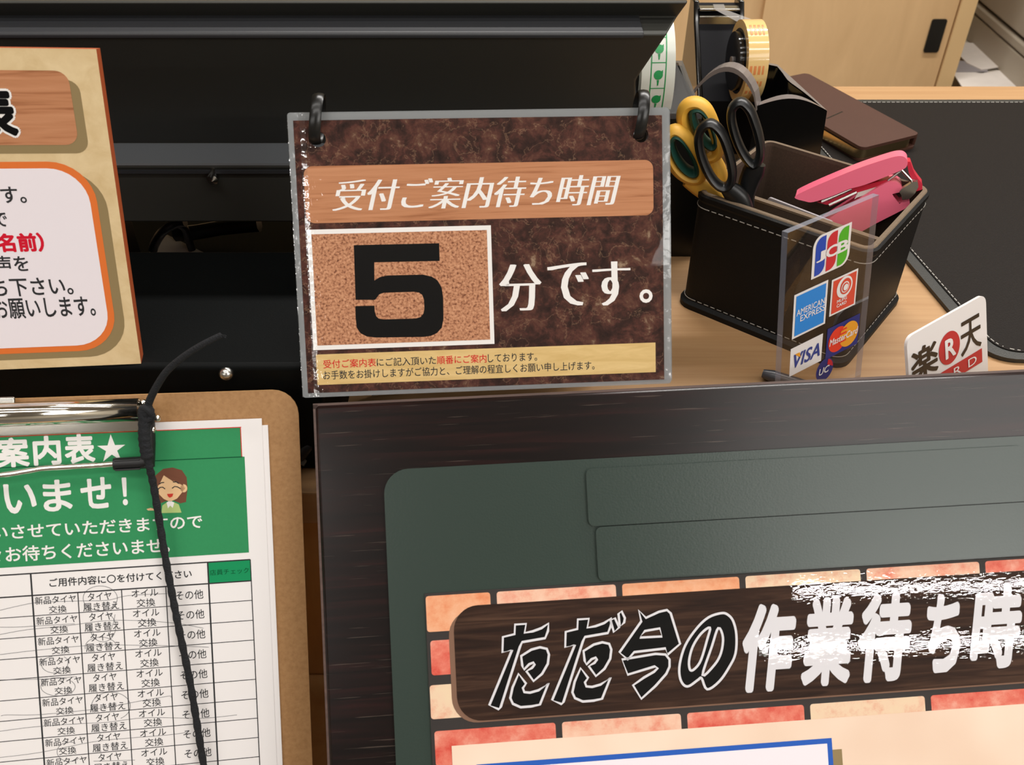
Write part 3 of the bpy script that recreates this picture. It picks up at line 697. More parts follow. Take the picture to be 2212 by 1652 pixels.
b = box6(565, 607, 806, 860); mb = MB(); rect(mb, b, e, 0); rect(mb, inset(b, .06, .05, .94, .95), e * 1.6, 1)
c = inset(b, .2, .45, .8, .88); cx_, cy_ = (c[0] + c[2]) / 2, (c[1] + c[3]) / 2; rr = (c[2] - c[0]) / 2
mb.poly(ell(cx_, cy_, rr, rr), e * 2.2, 0); mb.poly(ell(cx_ + rr * .1, cy_ + rr * .04, rr * .70, rr * .74), e * 2.8, 1); mb.poly(ell(cx_ + rr * .02, cy_, rr * .50, rr * .52), e * 3.4, 0)
mb.poly(ell(cx_ + rr * .02, cy_, rr * .50 * .8, rr * .52 * .8), e * 4.0, 1); mb.poly(ell(cx_ + rr * .02, cy_, rr * .3, rr * .3), e * 4.6, 0)
text(mb, 'MUFG', inset(b, .24, .29, .62, .38), e * 2.4, 0, weight=.02); text(mb, 'CARD', inset(b, .24, .17, .62, .26), e * 2.4, 0, weight=.02)
mb.build('sticker', [m_lwhite, m_verm], ac, label='vermilion sticker with white ring')
b = box6(520, 1120, 830, 1270); mb = MB(); rect(mb, b, e, 0)
cy_ = (b[1] + b[3]) / 2; rr = (b[3] - b[1]) * .40; cxa = b[0] + (b[2] - b[0]) * .34; cxb = b[0] + (b[2] - b[0]) * .68
mb.poly(ell(cxa, cy_, rr, rr), e * 1.6, 1); mb.poly(ell(cxb, cy_, rr, rr), e * 2.0, 2)
for k in range(4): 
    yk = cy_ + rr * (.55 - .32 * k); mb.poly([(cxb - rr * .95, yk), (cxb - rr * .3, yk), (cxb - rr * .3, yk + rr * .14), (cxb - rr * .95, yk + rr * .14)], e * 2.3, 1)
text(mb, 'MasterCard', (b[0] + (b[2] - b[0]) * .07, cy_ - rr * .26, b[0] + (b[2] - b[0]) * .95, cy_ + rr * .30), e * 2.9, 3, weight=.015, shear=.15)
mb.build('sticker', [m_navy, m_mred, m_mor, m_lwhite], ac, label='navy sticker with red and amber discs')
b = box6(133, 1330, 450, 1450); mb = MB(); rect(mb, b, e, 0); lb = inset(b, .10, .24, .93, .74)
text(mb, 'VISA', lb, e * 2, 1, weight=.02, shear=.25); mb.poly([(lb[0] + .0005, lb[3] + .0001), (lb[0] + .0045, lb[3] + .0001), (lb[0] + .0055, lb[3] - .0035)], e * 2.6, 2)
mb.build('sticker', [m_lwhite, m_vblue, m_mor], ac, label='white sticker with blue lettering')
c0 = pa.uv(*z6(488, 1545)); rr = abs(pa.uv(*z6(575, 1510))[0] - c0[0]) * 1.02; mb = MB(); mb.poly(ell(*c0, rr, rr), e, 1)
mb.poly([(c0[0] + rr * math.cos(R(a)) * .93, c0[1] + rr * math.sin(R(a)) * .93) for a in range(0, 75, 5)] + [(c0[0] + rr * .25, c0[1] + rr * .4)], e * 1.5, 2)
text(mb, 'UC', (c0[0] - rr * .72, c0[1] - rr * .3, c0[0] + rr * .5, c0[1] + rr * .32), e * 2.2, 0, weight=.02, shear=.2)
mb.build('sticker', [m_lwhite, m_navy, m_lred], ac, label='round navy sticker')

pr = Plane(Vector((.2299, .43, ZD + .0629)), 21.79, 35.47)
rk = root('card_sign', 'small white rounded plate with red disc and black characters', 'sign', pr.M)
RW = .0788; RL = .0629 / math.cos(R(21.79)); 
MB().slab(rrect(0, -RL, RW, 0, .006, 5, only=(0, 1)), -.002, 0).build('plate', m_lwhite, rk, bevel=.0006)
MB().box(0, RW, -RL, -RL + .002, -.028, -.002).build('foot', m_lwhite, rk)
z7 = lambda x, y: (1940 + x * .123, 620 + y * .123)
rr_ = lambda x0, y0, x1, y1: pr.box(*z7(x0, y0), *z7(x1, y1))
m_kanji = flat('logo_dark_brown', 44, 34, 24); m_rred = flat('logo_crimson', 190, 40, 46)
mb = MB(); 
text(mb, '楽', rr_(205, 1130, 690, 1400)[:1] + (pr.uv(*z7(400, 1640))[1],) + (pr.uv(*z7(690, 1100))[0], pr.uv(*z7(500, 985))[1]), e, 0, weight=.025)
text(mb, '天', (pr.uv(*z7(1085, 800))[0], pr.uv(*z7(1110, 1235))[1], pr.uv(*z7(1455, 800))[0], pr.uv(*z7(1430, 440))[1]), e, 0, weight=.012)
c0 = pr.uv(*z7(896, 1065)); ru = (pr.uv(*z7(1080, 960))[0] - pr.uv(*z7(712, 1170))[0]) / 2
mb.poly(ell(*c0, ru, ru), e, 1)
text(mb, 'R', (c0[0] - ru * .45, c0[1] - ru * .6, c0[0] + ru * .55, c0[1] + ru * .6), e * 2, 2, weight=.03)
ub = pr.uv(*z7(1465, 1070)); lb = pr.uv(*z7(1470, 1310)); uu = pr.uv(*z7(200, 1800))[0]
mb.poly([(uu, lb[1]), (ub[0], lb[1]), (ub[0], ub[1]), (uu, ub[1])], e, 1)
text(mb, 'CARD', (uu + .010, lb[1] + (ub[1] - lb[1]) * .2, pr.uv(*z7(1365, 1270))[0], ub[1] - (ub[1] - lb[1]) * .2), e * 2, 2, weight=.0, spacing=1.9)
mb.build('lettering', [m_kanji, m_rred, m_lwhite], rk)

p0 = D(1648, 806, .005); p1 = p0 + Vector((.055, -.030, 0))
mb = MB(); mb.tube([p0, p0 + (p1 - p0) * .1, p1], [.0028, .0042, .0042], 12)
tag(mb.build('pen', mat('slate_plastic', S(70, 70, 76), .3), smooth=True), 'dark grey pen end poking out beside the clear stand', 'pen')

# ------------------------------------------------------------------ black terminal, cash drawer, cables
cdw = root('cash_drawer', 'black steel cash drawer under the terminal behind the clipboard', 'cash drawer', Matrix.Translation((0, 0, ZD)))
DX0, DX1, DY0, DY1, DH = -.62, -.104, .3845, .500, .079
MB().box(DX0, DX1, DY0, DY1, .0, DH).build('casing', m_bmetal, cdw, bevel=.003, seg=3)
sx_ = Yp(490, 805, DY0)
MB().ball((sx_.x, DY0 - .0005, sx_.z - ZD), .0042, sz=.9).build('screw', m_steel, cdw, smooth=True, label='shiny domed screw')
tm = root('terminal', 'black register terminal seen from behind, leaning over the desk', 'terminal', Matrix.Translation((0, 0, 0)))
# profile (y, z world, right x)
def yz(py, y): p = Yp(1106, py, y); return (y, p.z)
YL = .560
prof = []
zl = Yp(1106, 352, YL).z
def xr_(px, py, y): return Yp(px, py, y).x
d_ = ray(1106, 310); yl2 = (zl - CAM.z) / d_.z * d_.y
LB_z = Yp(1106, 74, .532).z + .001; dl_ = ray(1106, 36); LB = ((LB_z - CAM.z) / dl_.z * dl_.y, LB_z)
rows = [((YL, Yp(1106, 480, YL).z), 1374), ((YL, Yp(1106, 366, YL).z), 1374), ((YL - .002, zl - .002), 1374), ((YL, zl), 1374), ((yl2, zl), 1374),
        (yz(172, .552), 1374), (yz(74, .532), 1441), (LB, 1464), (yz(6, .545), 1486), (yz(0, .549), 1487)]
vs_ = []
for (y, z), px in rows:
    x_ = (px - CX) / FPX * ((Vector((0, y, z)) - CAM).dot(FW)); vs_.append((x_, y, z))
DB = .13  # lower back deepened so the body shades the desk in the gap
bk = [(x - .002, y + (DB if i < 5 else .065), z if i < 5 else z - .065 * (CAM.z - z) / y - .003) for i, (x, y, z) in enumerate(vs_)]
n = len(vs_); V4 = vs_ + bk + [(-.66, y, z) for x, y, z in vs_] + [(-.66, y, z) for x, y, z in bk]; F4 = []
for i in range(n - 1):
    F4 += [(i, i + 1, 2 * n + i + 1, 2 * n + i), (n + i + 1, n + i, 3 * n + i, 3 * n + i + 1), (i + 1, i, n + i, n + i + 1), (2 * n + i, 2 * n + i + 1, 3 * n + i + 1, 3 * n + i)]
F4 += [(0, 2 * n, 3 * n, n), (n - 1, 2 * n - 1, 4 * n - 1, 3 * n - 1)]
mb = MB().add(V4, F4)
mb.build('housing', mat('matt_black_plastic', S(58, 58, 54), .5, spec=.4), tm, bevel=.0015)
# raised bar below the top rim
y7, z7_ = rows[6][0]; xb_ = (1390 - CX) / FPX * ((Vector((0, y7, z7_)) - CAM).dot(FW)); yb_ = LB[0]
P = [(y7 - .0012, z7_ - .002), (y7 - .0016, z7_ + .0002), (y7 - .0004, z7_ + .0016), (yb_ - .0012, z7_ + .0022), (yb_ + .001, z7_ + .0034), (yb_ + .002, z7_ - .002)]
k = len(P); mb = MB().add([(xb_, y, z) for y, z in P] + [(-.655, y, z) for y, z in P], [tuple(range(k))[::-1], tuple(range(k, 2 * k))] + [(i, (i + 1) % k, k + (i + 1) % k, k + i) for i in range(k)])
mb.build('ridge_bar', m_bgrey, tm, bevel=.0006)
MB().box(-.655, xr_(1374, 340, YL) - .002, YL - .0015, yl2 + .001, zl - .001, zl + .0006).build('lower_ledge', mat('sheen_grey_plastic', S(122, 126, 130), .35), tm)  # grey lightened in place of the sheen on the black ledge
MB().box(-.655, xr_(1374, 340, YL) - .002, YL - .0025, YL, zl - .0065, zl - .0045).build('lip', m_bgrey, tm)
s0 = Yp(464, 380, YL)
MB().lathe([(.0001, -.002), (.0035, -.002), (.0035, .002), (.0001, .004)], (s0.x, YL - .004, s0.z), (0, -1, 0), 16).lathe([(.0001, -.004), (.0018, -.004), (.0018, .008), (.0001, .008)], (s0.x, YL - .004, s0.z + .004), (0, -1, 0), 12).build('screw', m_steel, tm, smooth=True, label='small shiny screw')
MB().box(-.64, .05, .525, .662, ZD + .0004, ZD + .008).build('gap_shade_plate', m_bmetal, tm, bevel=.001)  # dark plate added to darken the gap under the terminal
for fx in (-.40, -.09):
    MB().box(fx, fx + .12, .565, .60, ZD + .008, zl).build('foot', m_bmetal, tm, bevel=.002)
# paper and cables in the gap under the terminal
P = [D(x, y, .009) for x, y in ((322, 546), (346, 512), (362, 507), (446, 548), (420, 590), (340, 590))]
tag(MB().slab([(p.x, p.y) for p in P], ZD + .0084, ZD + .0090).build('paper_scrap', m_sheet), 'white paper scrap lying in the gap under the terminal', 'paper')
def cable(P, r, lab, mm=m_rubber):
    mb = MB(); mb.tube(cat(P, 6), r, 8); return tag(mb.build('cable', mm, smooth=True), lab, 'cable', 'cables around the cash drawer')
g = lambda x, y, z: D(x, y, z)
cable([g(330, 540, .013), g(335, 525, .02), g(352, 500, .035), g(378, 484, .040), g(400, 480, .042)], .0035, 'black cable arching over the left of the paper scrap')
cable([g(378, 482, .040), g(398, 492, .034), g(408, 520, .02), g(415, 540, .012)], .003, 'thin black cable crossing the right of the paper scrap')
cable([g(380, 505, .016), g(420, 502, .018), g(480, 492, .020), g(560, 484, .024)], .006, 'thick black cable running right under the terminal')
# cables left of the board, in front of the drawer
cable([g(560, 880, .03), g(630, 900, .028), g(662, 912, .028), g(720, 925, .024)], .0042, 'thick black cable beside the board and clipboard')
cable([g(600, 1010, .006), g(648, 985, .012), g(668, 962, .018), g(700, 940, .02)], .0032, 'thin black cable above the desk edge by the board')
mb = MB(); mb.tube([g(648, 1002, .006), g(660, 982, .009), g(672, 960, .012)], [.0028, .0032, .0026], 10); mb.tube([g(655, 960, .014), g(668, 945, .016)], .0036, 10)
tag(mb.build('cable_plug', mat('grey_plug', S(120, 122, 122), .3), smooth=True), 'grey cable plug lying between clipboard and dark board', 'plug')

# ------------------------------------------------------------------ dark wood board with grey-green sheet
pbd = Plane(Vector((-.1013, .355, ZD + .0773)), 42.8, 5.07, -.55)
bd = root('board', 'dark wood board with a grey green plastic sheet leaning at the desk front', 'board', pbd.M)
BWD, BLN = .53, .36
MB().box(0, BWD, -BLN, 0, -.013, 0).build('wood_panel', m_dark, bd, bevel=.0022, seg=1)
ed = MB()
for x0, x1, y0, y1 in ((-.0006, BWD, -.0022, .0006), (-.0006, .0018, -BLN, 0)):
    ed.box(x0, x1, y0, y1, -.0132, -.0016)
ed.build('edge_band', m_darkedge, bd, label='brown edge band')
u0, v1 = pbd.uv(832, 1012); u0 = pbd.uv(832, 1100)[0]; v1 = pbd.uv(1500, 979)[1]
gs = MB().slab(rrect(u0, -BLN + .01, BWD - .02, v1, .0125, 8), .0002, .0022).build('plastic_sheet', m_grey, bd, bevel=.0006)
for P in (((1264, 1010), (1272, 1133)), ((1284, 1133), (1294, 1253))):
    a = pbd.uv(*P[0], .003); b = pbd.uv(*P[1], .003)
    if P[0][0] == 1264: v_t = (pbd.uv(1270, 1012, .003)[1] + pbd.uv(2205, 962, .003)[1]) / 2; v_b = (pbd.uv(1300, 1133, .003)[1] + pbd.uv(2200, 1084, .003)[1]) / 2; right = pbd.uv(2207, 1000)[0]
    else: v_t = v_b - .0006; v_b = (pbd.uv(1300, 1253, .003)[1] + pbd.uv(2100, 1205, .003)[1]) / 2; right = BWD - .03
    MB().slab(rrect((a[0] + b[0]) / 2, v_b, right, v_t, .003, 5), .0022, .0040).build('strip', m_grey, bd, bevel=.0010, seg=3, label='raised grey green strip')

# poster
po = root('poster', 'glossy laminated poster with brick pattern and slanted dark title bar', 'poster', pbd.M @ Matrix.Translation((0, 0, .0024)))
W0 = .0024
def pp(x, y): return pbd.uv(x, y, W0)
def pb_(x0, y0, x1, y1): a, b = pp(x0, y0), pp(x1, y1); return (a[0], b[1], b[0], a[1])
pu0 = pp(920, 1340)[0]; pv1 = (pp(918, 1283)[1] + pp(2212, 1200)[1]) / 2; pu1 = BWD - .04; pv0 = -BLN + .02
H_ = 8e-5
MB().slab([(pu0, pv0), (pu1, pv0), (pu1, pv1), (pu0, pv1)], 0, .0008).build('print_sheet', mat('printed_mortar', S(44, 38, 36), .7), po)
zz = .0008 + H_
mbk = [brick('printed_brick_orange', S(232, 140, 92), S(240, 172, 130), S(244, 188, 150)), brick('printed_brick_pink', S(232, 134, 108), S(242, 190, 162), S(246, 206, 180)),
       brick('printed_brick_red', S(216, 74, 58), S(232, 128, 106), S(240, 172, 150)), brick('printed_brick_cream', S(230, 160, 130), S(240, 208, 176), S(240, 214, 178))]
mb = MB()
gx = pp(1206, 1555)[0] ; bw = pp(1476, 1535)[0] - gx; gu = .0033; gv = .0030
rowv = [(pv1 - .0012, pp(930, 1364)[1]), (pp(928, 1383)[1], pp(930, 1458)[1]), (pp(930, 1479)[1], pp(938, 1552)[1]), (pp(940, 1578)[1], pp(940, 1578)[1] - (pp(928, 1383)[1] - pp(930, 1458)[1])),]
rowx = [pp(1066, 1290)[0], gx, pp(1066, 1290)[0], gx]
cols = {0: [0, 1, 0, 3, 1, 2, 0], 1: [2, 3, 2, 0, 1, 2, 3], 2: [3, 1, 3, 0, 2, 1, 0], 3: [2, 1, 2, 3, 2, 2, 1]}
hrow = rowv[1][0] - rowv[1][1]; vv = rowv[3][1]
while vv - hrow - gv * 1.3 > pv0: vv2 = vv - gv * 1.3; rowv.append((vv2, vv2 - hrow)); rowx.append(rowx[len(rowx) - 2]); vv = vv2 - hrow
for i, ((a, b), x) in enumerate(zip(rowv, rowx)):
    k = 0; xx = x - bw * 1
    while xx < pu1:
        l_, r_ = max(pu0 + .0004, xx + gu / 2), min(pu1 - .0004, xx + bw - gu / 2)
        if r_ - l_ > .003:
            mb.poly(rrect(l_, b, r_, a, .0014, 3), zz, cols[i % 4][k % 7]); k += 1
        xx += bw
mb.build('bricks', mbk, po)
zz += H_
tu0 = pp(984, 1440)[0]; tv1 = (pp(1100, 1303)[1] + pp(2212, 1230)[1]) / 2; tv0 = (pp(1040, 1563)[1] + pp(2212, 1463)[1]) / 2
MB().poly(rrect(tu0 - .0026, tv0 - .0008, pu1, tv1 - .002, .0128, 8, only=(1, 2)), zz).build('title_drop_shadow', m_pshade2, po)  # printed drop shadow of the title bar, drawn as a darker shape
zz += H_
tb = MB().poly(rrect(tu0, tv0, pu1 - .002, tv1, .0125, 8, only=(1, 2)), zz).build('title_bar', m_pdark, po)
mb = MB()
z8 = lambda P, dx=0, dy=0: [(880 + (x + dx) * .3074, 1180 + (y + dy) * .3074) for x, y in P]
ta = [(755, 545), (833, 540), (822, 603), (880, 592), (940, 570), (990, 537), (986, 590), (966, 640), (805, 668), (790, 700), (655, 1122), (641, 1138), (575, 1110), (735, 722), (667, 740), (670, 632), (752, 612)]
tb_ = [(798, 765), (870, 720), (930, 704), (978, 715), (993, 755), (985, 820), (945, 890), (885, 941), (835, 872), (875, 848), (893, 824), (885, 811), (855, 822), (818, 860), (806, 832)]
tc_ = [(780, 890), (738, 985), (722, 1060), (740, 1100), (795, 1124), (870, 1118), (930, 1105), (990, 955), (920, 1005), (860, 1022), (820, 1018), (810, 990), (832, 958)]
ia = [(1622, 445), (1672, 498), (1765, 455), (1820, 443), (1846, 466), (1912, 680), (1825, 755), (1810, 712), (1590, 738), (1545, 790), (1487, 740), (1640, 522)]
ib = [(1505, 790), (1740, 750), (1810, 755), (1838, 790), (1838, 840), (1815, 890), (1740, 975), (1640, 1065), (1582, 970), (1660, 915), (1730, 875), (1755, 850), (1735, 838), (1545, 896)]
no_ = [(1556, 1323), (1529, 1332), (1504, 1355), (1479, 1392), (1467, 1432), (1467, 1460), (1475, 1477), (1487, 1480), (1507, 1466), (1514, 1463), (1526, 1487), (1552, 1470), (1573, 1440), (1587, 1410), (1589, 1370), (1582, 1340), (1570, 1326)]
nh = [[(1532, 1354), (1513, 1367), (1495, 1395), (1487, 1426), (1490, 1446), (1501, 1441), (1513, 1423), (1526, 1380)], [(1550, 1355), (1536, 1395), (1516, 1457), (1542, 1434), (1556, 1408), (1560, 1375)]]
shapes = [(z8(ta), []), (z8(tb_), []), (z8(tc_), []), (z8(ta, 440, -36), []), (z8(tb_, 437, -35), []), (z8(tc_, 435, -40), []),
          (z8([(1424, 514), (1455, 500), (1485, 565), (1448, 598)]), []), (z8([(1480, 470), (1502, 452), (1525, 500), (1520, 530), (1490, 560)]), []),
          (z8(ia), [z8([(1630, 636), (1665, 590), (1770, 572), (1785, 628)])]), (z8(ib), []), (no_, nh)]
for Q, HL in shapes:
    Q = [pp(*p) for p in Q]; HL = [[pp(*p) for p in h] for h in HL]
    if len(HL) == 2: Q, HL = [tuple(p) for p in cat([Vector(p) for p in Q], 4, True)], [[tuple(p) for p in cat([Vector(p) for p in h], 4, True)] for h in HL]
    g_ = sheet(Q, HL, None, zz + H_ * 3); mb.add(g_.v, g_.f, 1)
    for l_ in [Q] + HL: stroke(mb, l_, .00125, zz + H_ * 4, 0, closed=True)
for s, X in (('作', (1597, 1306, 1728, 1487)), ('業', (1717, 1293, 1852, 1475)), ('待', (1846, 1283, 1976, 1466)), ('ち', (1994, 1284, 2081, 1448)), ('時', (2081, 1270, 2215, 1438)), ('間', (2205, 1258, 2338, 1428))):
    text(mb, s, pb_(*X), zz + H_ * 2, 0, weight=.042, shear=.28)
mb.build('lettering', [mat('printed_silver_white', S(222, 220, 224), .6), m_black], tb)
cu0 = pp(977, 1640)[0]; cv1 = (pp(977, 1623)[1] + pp(1500, 1571)[1] + pp(2212, 1505)[1]) / 3
MB().poly([(cu0, pv0), (pu1, pv0), (pu1, cv1), (cu0, cv1)], zz).build('cream_panel', m_cream, po)
bu1 = pp(1795, 1600)[0]; bv1 = (pp(1130, 1648)[1] + pp(1794, 1586)[1]) / 2; bu0 = cu0 + .012; bv0 = pv0 + .012
MB().poly([(bu0 + .004, bv0 - .004), (bu1 + .0050, bv0 - .004), (bu1 + .0050, bv1 - .006), (bu0 + .004, bv1 - .006)], zz + H_).build('box_drop_shadow', m_pshade, po)  # printed drop shadow beside the white box, drawn in taupe
MB().poly([(bu0, bv0), (bu1, bv0), (bu1, bv1), (bu0, bv1)], zz + H_ * 2).poly([(bu0 + .0026, bv0 + .0026), (bu1 - .0026, bv0 + .0026), (bu1 - .0026, bv1 - .0026), (bu0 + .0026, bv1 - .0026)], zz + H_ * 3, 1).build('white_box', [m_blue, m_offwhite], po, label='white box with blue outline')
MB().poly([(pu0 - .0006, pv0), (pu1, pv0), (pu1, pv1 + .0006), (pu0 - .0006, pv1 + .0006)], .0017).build('laminate_film', m_wavy, po)

# ------------------------------------------------------------------ waiting-time sign with two rings
s_ = 1.03
psn = Plane(Vector((-.1076 * s_, .36 * s_, ZD + .39 - .3124 * s_)), 33.12, 6.0, -1.65)
sn = root('waiting_time_sign', 'laminated brown waiting time sign with a big 5 and black rings', 'sign', psn.M)
SW, SH = .1931 * s_, .1429 * s_
U = psn.uv
def SB(x0, y0, x1, y1): return psn.box(x0, y0, x1, y1)
zs5 = lambda x, y: (600 + x * .4237, 180 + y * .4237)
def B5(x0, y0, x1, y1): return psn.box(*zs5(x0, y0), *zs5(x1, y1))
h1, h2 = U(*zs5(205, 285)), U(*zs5(1852, 262)); hr = .0040
holes = [ell(*h1, hr, hr, 24), ell(*h2, hr, hr, 24)]
sheet(rrect(0, 0, SW, SH, .0015, 3), holes, -.0006, 0).build('laminate_sheet', m_lam, sn)
pu0_ = (U(*zs5(80, 180))[0] + U(*zs5(153, 1588))[0]) / 2; pu1_ = (U(*zs5(1957, 172))[0] + U(*zs5(1972, 1500))[0]) / 2
pv1_ = (U(*zs5(80, 180))[1] + U(*zs5(1957, 172))[1]) / 2; pv0_ = (U(*zs5(153, 1588))[1] + U(*zs5(1972, 1500))[1]) / 2
sheet([(pu0_, pv0_), (pu1_, pv0_), (pu1_, pv1_), (pu0_, pv1_)], holes, None, .00012).build('print_sheet', m_marble, sn, label='brown marbled print')
q = ((U(657, 400)[0] + U(660, 440)[0]) / 2, (U(700, 480)[1] + U(1380, 467)[1]) / 2, U(1411, 400)[0], (U(700, 357)[1] + U(1380, 347)[1]) / 2)
tp = MB().poly(rrect(*q, .0045, 6), .0002).build('title_panel', m_pwood, sn, label='orange wood grain panel')
mb = MB(); text(mb, '受付ご案内待ち時間', (U(*zs5(278, 640))[0], (U(*zs5(285, 650))[1] + U(*zs5(1690, 620))[1]) / 2, U(*zs5(1748, 470))[0], (U(*zs5(320, 492))[1] + U(*zs5(1720, 465))[1]) / 2), .00028, 0, weight=-.014, shear=.28, sx=.042)
mb.build('lettering', m_white, tp)
q = ((U(*zs5(150, 800))[0] + U(*zs5(180, 1300))[0]) / 2, (U(*zs5(182, 1363))[1] + U(*zs5(1108, 1325))[1]) / 2, (U(*zs5(1083, 725))[0] + U(*zs5(1108, 1325))[0]) / 2, (U(*zs5(147, 745))[1] + U(*zs5(1083, 725))[1]) / 2)
nc = MB().poly([(q[0], q[1]), (q[2], q[1]), (q[2], q[3]), (q[0], q[3])], .00020).poly([(q[0] + .0022, q[1] + .0024), (q[2] - .0022, q[1] + .0024), (q[2] - .0022, q[3] - .0024), (q[0] + .0022, q[3] - .0024)], .00028, 1).build('number_card', [m_white, m_cork], sn, label='white edged cork number card')
five = [(388, 825), (823, 815), (825, 905), (492, 912), (493, 1005), (520, 988), (560, 979), (740, 975), (785, 985), (815, 1005), (835, 1040), (843, 1090), (845, 1200), (836, 1245), (812, 1272), (780, 1287), (740, 1292),
        (500, 1295), (455, 1290), (422, 1273), (403, 1245), (397, 1190), (396, 1135), (493, 1133), (495, 1165), (503, 1188), (516, 1199), (540, 1203), (705, 1198), (730, 1190), (743, 1172), (748, 1145), (745, 1100), (737, 1078), (720, 1066), (695, 1062), (540, 1067), (518, 1075), (505, 1092), (497, 1103), (397, 1103)]
MB().poly([U(*zs5(x, y)) for x, y in five][::-1], .00036).build('numeral', m_black, nc, label='black numeral 5')
mb = MB()
text(mb, '分', B5(1125, 925, 1348, 1156), .00028, 0, weight=-.016, sx=.046); text(mb, 'で', B5(1373, 918, 1588, 1130), .00028, 0, weight=-.016, sx=.050)
text(mb, 'す', B5(1602, 910, 1800, 1128), .00028, 0, weight=-.016, sx=.050); text(mb, '。', B5(1843, 1050, 1911, 1118), .00028, 0, weight=.02)
mb.build('lettering', m_white, sn)
q = ((U(*zs5(195, 1400))[0] + U(*zs5(202, 1530))[0]) / 2, (U(*zs5(202, 1547))[1] + U(*zs5(1928, 1462))[1]) / 2, U(*zs5(1926, 1390))[0], (U(*zs5(195, 1388))[1] + U(*zs5(1925, 1315))[1]) / 2)
ns = MB().poly([(q[0], q[1]), (q[2], q[1]), (q[2], q[3]), (q[0], q[3])], .0002).build('notice_strip', m_linen, sn, label='cream notice strip')
mb = MB()
la = (U(*zs5(232, 1410))[1] + U(*zs5(1068, 1380))[1]) / 2; lb = (U(*zs5(232, 1456))[1] + U(*zs5(1060, 1420))[1]) / 2
for s, x0, x1, mi in (('受付ご案内表', 232, 500, 0), ('にご記入頂いた', 505, 806, 1), ('順番にご案内', 812, 1064, 0), ('しております。', 1072, 1322, 1)):
    text(mb, s, (U(*zs5(x0, 1430))[0], lb, U(*zs5(x1, 1400))[0], la), .0003, mi, weight=.007)
la = (U(*zs5(232, 1468))[1] + U(*zs5(1600, 1412))[1]) / 2; lb = (U(*zs5(232, 1514))[1] + U(*zs5(1600, 1456))[1]) / 2
text(mb, 'お手数をお掛けしますがご協力と、ご理解の程宜しくお願い申し上げます。', (U(*zs5(232, 1490))[0], lb, U(*zs5(1615, 1440))[0], la), .0003, 1, weight=.007)
mb.build('lettering', [m_red, m_ink], ns)
sheet([(.0088, .0004), (SW - .0004, .0004), (SW - .0004, SH - .0004), (.0088, SH - .0004)], holes, None, .0006).build('clear_film', m_film, sn)
mb = MB(); N_ = 40
for i in range(N_):
    va, vb = SH * i / N_ + .0003, SH * (i + 1) / N_ - (.0003 if i == N_ - 1 else -.0003)
    mb.add([(-.0004, va, -.0010), (.0088, va, .0006), (.0088, vb, .0006), (-.0004, vb, -.0010)], [(0, 1, 2, 3)])
mb.build('curled_margin', m_curl, sn, label='shiny curled film margin')
sheet(rrect(.001, .0006, SW + .0012, SH - .0002, .0015, 3), holes, -.0034, -.0026).build('spare_sheet', m_lam, sn)
sheet([(.007, .007), (SW - .006, .007), (SW - .006, SH - .007), (.007, SH - .007)], holes, -.0026, -.00245).build('spare_print', m_marble, sn)
# back sheet that carries the sign like a tent
hp = psn.M @ Vector((SW / 2, SH - .012, -.006))
MB().box(-.075, .075, 0, .0012, ZD + .001 - hp.z, 0).build('back_sheet', m_bplast, sn, psn.M.inverted() @ Matrix.Translation(hp + Vector((0, .004, 0))) @ Matrix.Rotation(R(9.4), 4, 'Z'))
for h in (h1, h2):
    mb = MB(); c_ = Vector((h[0], h[1] + .0105, -.0020)); P = []
    for k in range(36):
        a = 2 * math.pi * k / 36; P.append(c_ + Vector((-.0009 * math.sin(a) * 0 + (.0016 * (-math.cos(a))), -math.cos(a) * .0122, math.sin(a) * .0085)))
    mb.ref = Vector((1, 0, 0)); mb.tube(P, .0009, 8, True, rb=.0030)
    for a in (40, 62, 110, 132):
        an_ = R(a); p = c_ + Vector((0.0016 * -math.cos(an_), -math.cos(an_) * .0130, math.sin(an_) * .0093)); mb.tube([p - Vector((.0031, 0, 0)), p + Vector((.0031, 0, 0))], .0006, 6)
    mb.build('ring', m_bplast, sn, smooth=True, label='black plastic ring')

# ------------------------------------------------------------------ clipboard, form, cord
s_ = 1.06
pc = Plane(Vector((-.1274 * s_, .345 * s_, ZD + .39 - .3129 * s_)), 33.33, 12.14, -5.92)
V_ = pc.uv
zA = lambda x, y: (x * .339, 820 + y * .339)
zB = lambda x, y: (x * .2893, 1180 + y * .2893)
zC = lambda x, y: (x * .1627, 850 + y * .1627)
cu1 = (V_(633, 900)[0] + V_(686, 1652)[0]) / 2; cv1 = (V_(0, 875)[1] + V_(590, 831)[1]) / 2
cl = root('clipboard', 'brown hardboard clipboard with chrome clip leaning on the desk front', 'clipboard', pc.M)
cu0 = cu1 - .235
MB().slab(rrect(cu0, cv1 - .325, cu1, cv1, .0135, 6), -.0035, -.0006, 0, 1).build('hardboard', [m_hard, m_hardedge], cl, bevel=.0006)
# clip
ca, cb_ = V_(299, 868, .008), V_(299, 897, .008); cl0 = V_(0, 887, .008)
cr_u = V_(299, 882, .008)[0]; cv_c = (V_(299, 882, .008)[1] + V_(0, 901, .008)[1]) / 2; cwid = .13
mb = MB(); prof = [(math.cos(R(a)) * .0052, math.sin(R(a)) * .0052) for a in range(-40, 230, 15)]
vs0 = [(cr_u, cv_c + y, .0060 + z) for y, z in prof]; vs1 = [(cr_u - cwid, cv_c + y, .0060 + z) for y, z in prof]; k = len(prof)
mb.add(vs0 + vs1, [(i, i + 1, k + i + 1, k + i) for i in range(k - 1)])
mb.build('clip_bar', m_chrome, cl, smooth=True).modifiers.new('s', 'SOLIDIFY').thickness = .0008
MB().box(cr_u - cwid, cr_u + .001, cv_c - .0115, cv_c + .004, .0017, .0030).build('clip_plate', m_chrome, cl, bevel=.0006)
